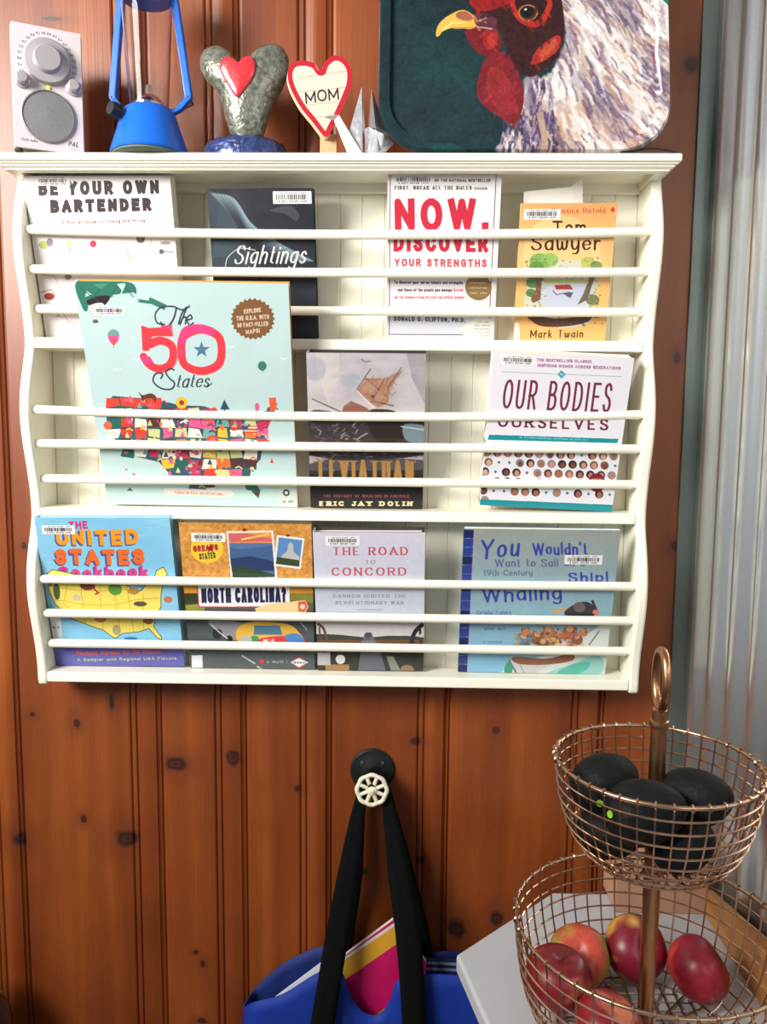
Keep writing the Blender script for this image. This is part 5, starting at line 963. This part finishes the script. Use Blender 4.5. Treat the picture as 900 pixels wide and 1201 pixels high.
MB().lathe([(.0078, .004), (.0078, -.605 - ZTB), (.0, -.605 - ZTB)], 24).build('post', PB, stand, smooth=35)
MB().lathe([(.0088, -.607 - ZTB), (.0092, -.604 - ZTB), (.0088, -.601 - ZTB), (.0070, -.600 - ZTB), (.0070, -.590 - ZTB), (.005, -.588 - ZTB), (0, -.588 - ZTB)], 24).build('collar', PB, stand, smooth=35)
MB().lathe([(.013, .002), (.013, .0045), (.008, .007)], 24).build('foot_washer', PB, stand, smooth=35)
zc = (-.5316 - .590) / 2 - ZTB; hh = (.590 - .5316) / 2 + .0005
da = math.radians(88)
MB().tube([((.0185 * math.cos(q)) * math.cos(da), (.0185 * math.cos(q)) * math.sin(da), zc + (hh - .002) * math.sin(q)) for q in np.linspace(0, 2 * PI, 48, endpoint=False)], .0042, 12, closed=True).build('ring_handle', PB, stand, smooth=60)

# fruit
def blobfruit(name, c, r, sx, sz, m, rot, kind, label, cat, group=None, dent=.12, stem=False):
    m_ = MB(); prof = []
    for i in range(17):
        t = PI * i / 16; rr_ = math.sin(t); z = -math.cos(t)
        if kind == 'apple':
            rr_ = math.sin(t) ** .9 * (1 + .08 * z); z = z * .86 - (.22 * math.exp(-(rr_ / .3) ** 2) if z > 0 else -.14 * math.exp(-(rr_ / .25) ** 2))
        else: rr_ = rr_ * (1 - .16 * z); z = z * 1.28
        prof.append((max(rr_, 0) * r, z * r))
    prof[0] = (0, prof[0][1]); prof[-1] = (0, prof[-1][1])
    m_.lathe(prof, 28)
    mw = Matrix.Translation(c) @ Matrix.Rotation(rot[2], 4, 'Z') @ Matrix.Rotation(rot[1], 4, 'Y') @ Matrix.Rotation(rot[0], 4, 'X')
    root = empty(name, None, label, cat, group, mat4=mw)
    m_.v = [(x * (1 + .05 * math.cos(5 * math.atan2(y, x)) * (.5 if kind == 'apple' else 0)) * sx, y * sx, z * sz) for x, y, z in m_.v]
    m_.build('flesh', m, root, smooth=180)
    if stem: MB().tube([(0, 0, r * .55), (.001, 0, r * .8), (.003, 0, r * 1.05)], [.0013, .001, .0015], 6).build('stem', mat('fruit_stem', (92, 62, 44), .8), root, smooth=60)
    return root
def apple_mat(name, red, yel, pos, off=(0, 0, 0)):
    m = bpy.data.materials.new(name); m.use_nodes = True; nt = m.node_tree; N = nt.nodes; L = nt.links; b = N['Principled BSDF']
    tc = N.new('ShaderNodeTexCoord'); mp = N.new('ShaderNodeMapping'); mp.inputs['Location'].default_value = off; L.new(tc.outputs['Object'], mp.inputs[0])
    n = N.new('ShaderNodeTexNoise'); n.inputs['Scale'].default_value = 26; n.inputs['Detail'].default_value = 2; L.new(mp.outputs[0], n.inputs[0])
    r = N.new('ShaderNodeValToRGB'); e = r.color_ramp.elements; e[0].position = pos; e[0].color = (*lin(red), 1); e[1].position = pos + .14; e[1].color = (*lin(yel), 1); L.new(n.outputs[0], r.inputs[0])
    w = N.new('ShaderNodeTexNoise'); w.inputs['Scale'].default_value = 90; mp2 = N.new('ShaderNodeMapping'); mp2.inputs['Scale'].default_value = (2.5, 2.5, .4); L.new(tc.outputs['Object'], mp2.inputs[0]); L.new(mp2.outputs[0], w.inputs[0])
    mx = N.new('ShaderNodeMix'); mx.data_type = 'RGBA'; mx.blend_type = 'MULTIPLY'; mx.inputs[0].default_value = .35
    r2 = N.new('ShaderNodeValToRGB'); r2.color_ramp.elements[0].position = .35; r2.color_ramp.elements[0].color = (.5, .4, .4, 1); r2.color_ramp.elements[1].position = .6; L.new(w.outputs[0], r2.inputs[0])
    L.new(r.outputs[0], mx.inputs[6]); L.new(r2.outputs[0], mx.inputs[7]); L.new(mx.outputs[2], b.inputs['Base Color']); b.inputs['Roughness'].default_value = .38; return m
av = mat('avocado_skin', (17, 18, 20), .62, spec=.25, var=.3, scale=60, bump=.8, bscale=170)
def seat(px, py, z, r, R):      # the point at height z seen there, kept inside the basket wall of radius R
    p = UZ(px, py, z); v = p[:2] - np.array([SX, SY]); d = np.linalg.norm(v)
    if d > R - r - .003: v *= (R - r - .003) / d
    if np.linalg.norm(v) < r * .93 + .009: v *= (r * .93 + .009) / np.linalg.norm(v)
    return np.array([SX + v[0], SY + v[1], z])
AV = [(711, 918, -.668, .0285, (0, 1.35, .5), 'dark avocado at the left of the upper wire basket'), (757, 952, -.672, .0295, (0, 1.3, -.15), 'dark avocado in front of the post in the upper basket'),
      (808, 935, -.672, .0280, (0, 1.25, -.6), 'dark avocado at the right behind the post in the upper basket'), (800, 988, -.708, .0265, (0, .9, -.9), 'dark avocado low at the front right of the upper basket'), (716, 975, -.708, .0255, (0, 1.3, -.6), 'dark avocado with a green sticker under the left one')]
made = []
for px, py, z, r, rot, lab in AV:
    made.append(blobfruit('avocado', seat(px, py, z, r, .094 if z > -.69 else .084), r, 1, 1, av, rot, 'avocado', lab, 'avocado', 'avocados in the upper basket'))
bpy.context.view_layer.update()
for px, py in ((704, 942), (716, 955)):
    best = None
    for rt in made:
        fl = rt.children[0]; inv = fl.matrix_world.inverted(); o_ = inv @ Vector(CP); d_ = (inv.to_3x3() @ Vector(ray(px, py))).normalized()
        ok, loc, nr, _ = fl.ray_cast(o_, d_)
        if ok and (best is None or (loc - o_).length < best[0]): best = ((loc - o_).length, rt, loc, nr)
    if best:
        s_ = MB().lathe([(.0034, 0), (.0034, .0004), (0, .0005)], 16).build('fruit_sticker', mat('lime_sticker', (130, 184, 50), .5), best[1]); setp(s_, 'lime green sticker')
        s_.matrix_local = Matrix.Translation(best[2] + best[3] * .0001) @ best[3].to_track_quat('Z', 'Y').to_matrix().to_4x4()
AP = [(659, 1142, -.880, .0335, (.1, .1, 0), apple_mat('apple_red', (132, 26, 36), (206, 110, 76), .56), 'dark red apple with a stem at the left front of the lower basket', True),
      (679, 1110, -.893, .0325, (.5, -.6, .5), apple_mat('apple_orange', (208, 82, 62), (176, 160, 70), .50, (.03, .02, 0)), 'orange and yellow apple behind the stemmed one', False),
      (731, 1100, -.891, .0345, (.8, .5, 0), apple_mat('apple_crimson', (122, 18, 40), (200, 150, 66), .57, (.1, .0, .02)), 'crimson apple with yellow patches left of the post', False),
      (801, 1112, -.891, .0335, (.3, .9, .3), apple_mat('apple_deep', (138, 20, 42), (176, 60, 46), .56, (.2, .1, 0)), 'smooth deep red apple right of the post', False),
      (698, 1192, -.893, .0325, (.2, .2, 0), apple_mat('apple_rose', (144, 26, 40), (214, 120, 90), .54, (.3, .1, .1)), 'red apple lowest at the front of the lower basket', False)]
AC = [seat(a_[0], a_[1], a_[2], a_[3], .126 if a_[7] else .121) for a_ in AP]
for _ in range(300):                  # let the apples settle side by side inside the basket
    for i in range(5):
        for j in range(i):
            d3 = AC[i] - AC[j]; need = (AP[i][3] + AP[j][3]) * .97; L3 = np.linalg.norm(d3)
            if L3 < need: h3 = d3.copy(); h3[2] = 0; h3 = h3 / (np.linalg.norm(h3) + 1e-6) * (need - L3) * .5; AC[i] = AC[i] + h3; AC[j] = AC[j] - h3
    for i in range(5):
        v = AC[i][:2] - np.array([SX, SY]); d2 = np.linalg.norm(v); R2 = .1215 - AP[i][3] - .002
        d2n = min(max(d2, AP[i][3] * .95 + .0085), R2); AC[i][:2] = np.array([SX, SY]) + v / d2 * d2n
for (px, py, z, r, rot, m, lab, s), p in zip(AP, AC):
    blobfruit('apple', p, r, 1, 1, m, rot, 'apple', lab, 'apple', 'apples in the lower basket', stem=s)

# boards and box behind the stand
wd = mat('tan_wood', (176, 118, 62), .5, var=.2, scale=14, stretch=(1, .6, 6), bump=.1)
b0_, b1_, b2_, b3_ = U(830, 1044, 0, .476), U(900, 1107, 0, .476), U(842, 1087, 0, .476), U(897, 1174, 0, .476)
zt = lambda y: b0_[2] + (b1_[2] - b0_[2]) * (y - b0_[1]) / (b1_[1] - b0_[1])
yA, yB = b0_[1] + .004, -.42
prf = [(yA, ZTB + .0005), (yB, ZTB + .0005), (yB, zt(yB)), (yA, zt(yA))]
m_ = MB().add([(.472, y, z) for y, z in prf] + [(.484, y, z) for y, z in prf], [(0, 1, 2, 3), (4, 5, 6, 7)] + [(i, (i + 1) % 4, (i + 1) % 4 + 4, i + 4) for i in range(4)])
setp(m_.build('wooden_board', wd, bevel=.002), 'tan wooden board standing against the corrugated metal wall', 'board')
q0, q1 = UY(721, 1080, -.105), UY(829, 1080, -.105)
bx = empty('cardboard_box', (0, 0, ZTB), 'small pinkish brown box at the back of the table behind the baskets', 'box')
cm = mat('kraft_card', (176, 134, 108), .7, var=.08, scale=20); zt_ = .062
MB().box(q0[0], q1[0], -.105, -.045, 0.0005, zt_).build('body', cm, bx, bevel=.001)
MB().box(q0[0] - .001, q1[0] + .001, -.106, -.044, zt_, zt_ + .003).build('lid', cm, bx)

# dark glass jar on a stand at the far left
jp = UY(2, 1190, -.03)
jar = empty('glass_jar', (jp[0] - .052, -.03, jp[2] - .15), 'dark glass jar with bright glints at the bottom left edge', 'jar')
MB().lathe([(0, 0), (.055, 0), (.060, .006), (.060, .130), (.052, .155), (.040, .165), (.040, .180), (.036, .180), (.036, .165), (.048, .152), (.056, .128), (.056, .008), (0, .006)], 40).build('body', mat('smoky_glass', (60, 56, 60), .06, .0, trans=.6, coat=1), jar, smooth=35)
sj = empty('plant_stand', (jp[0] - .052, -.03, ZF), 'small dark side stand carrying the glass jar', 'stand'); hgt = jp[2] - .15 - ZF
MB().lathe([(0, hgt - .02), (.09, hgt - .02), (.09, hgt), (0, hgt)], 32).build('top', dk, sj, smooth=35)
MB().lathe([(.012, .01), (.012, hgt - .02)], 16).build('pole', dk, sj, smooth=35); MB().lathe([(0, 0), (.09, 0), (.09, .012), (0, .012)], 32).build('foot', dk, sj, smooth=35)
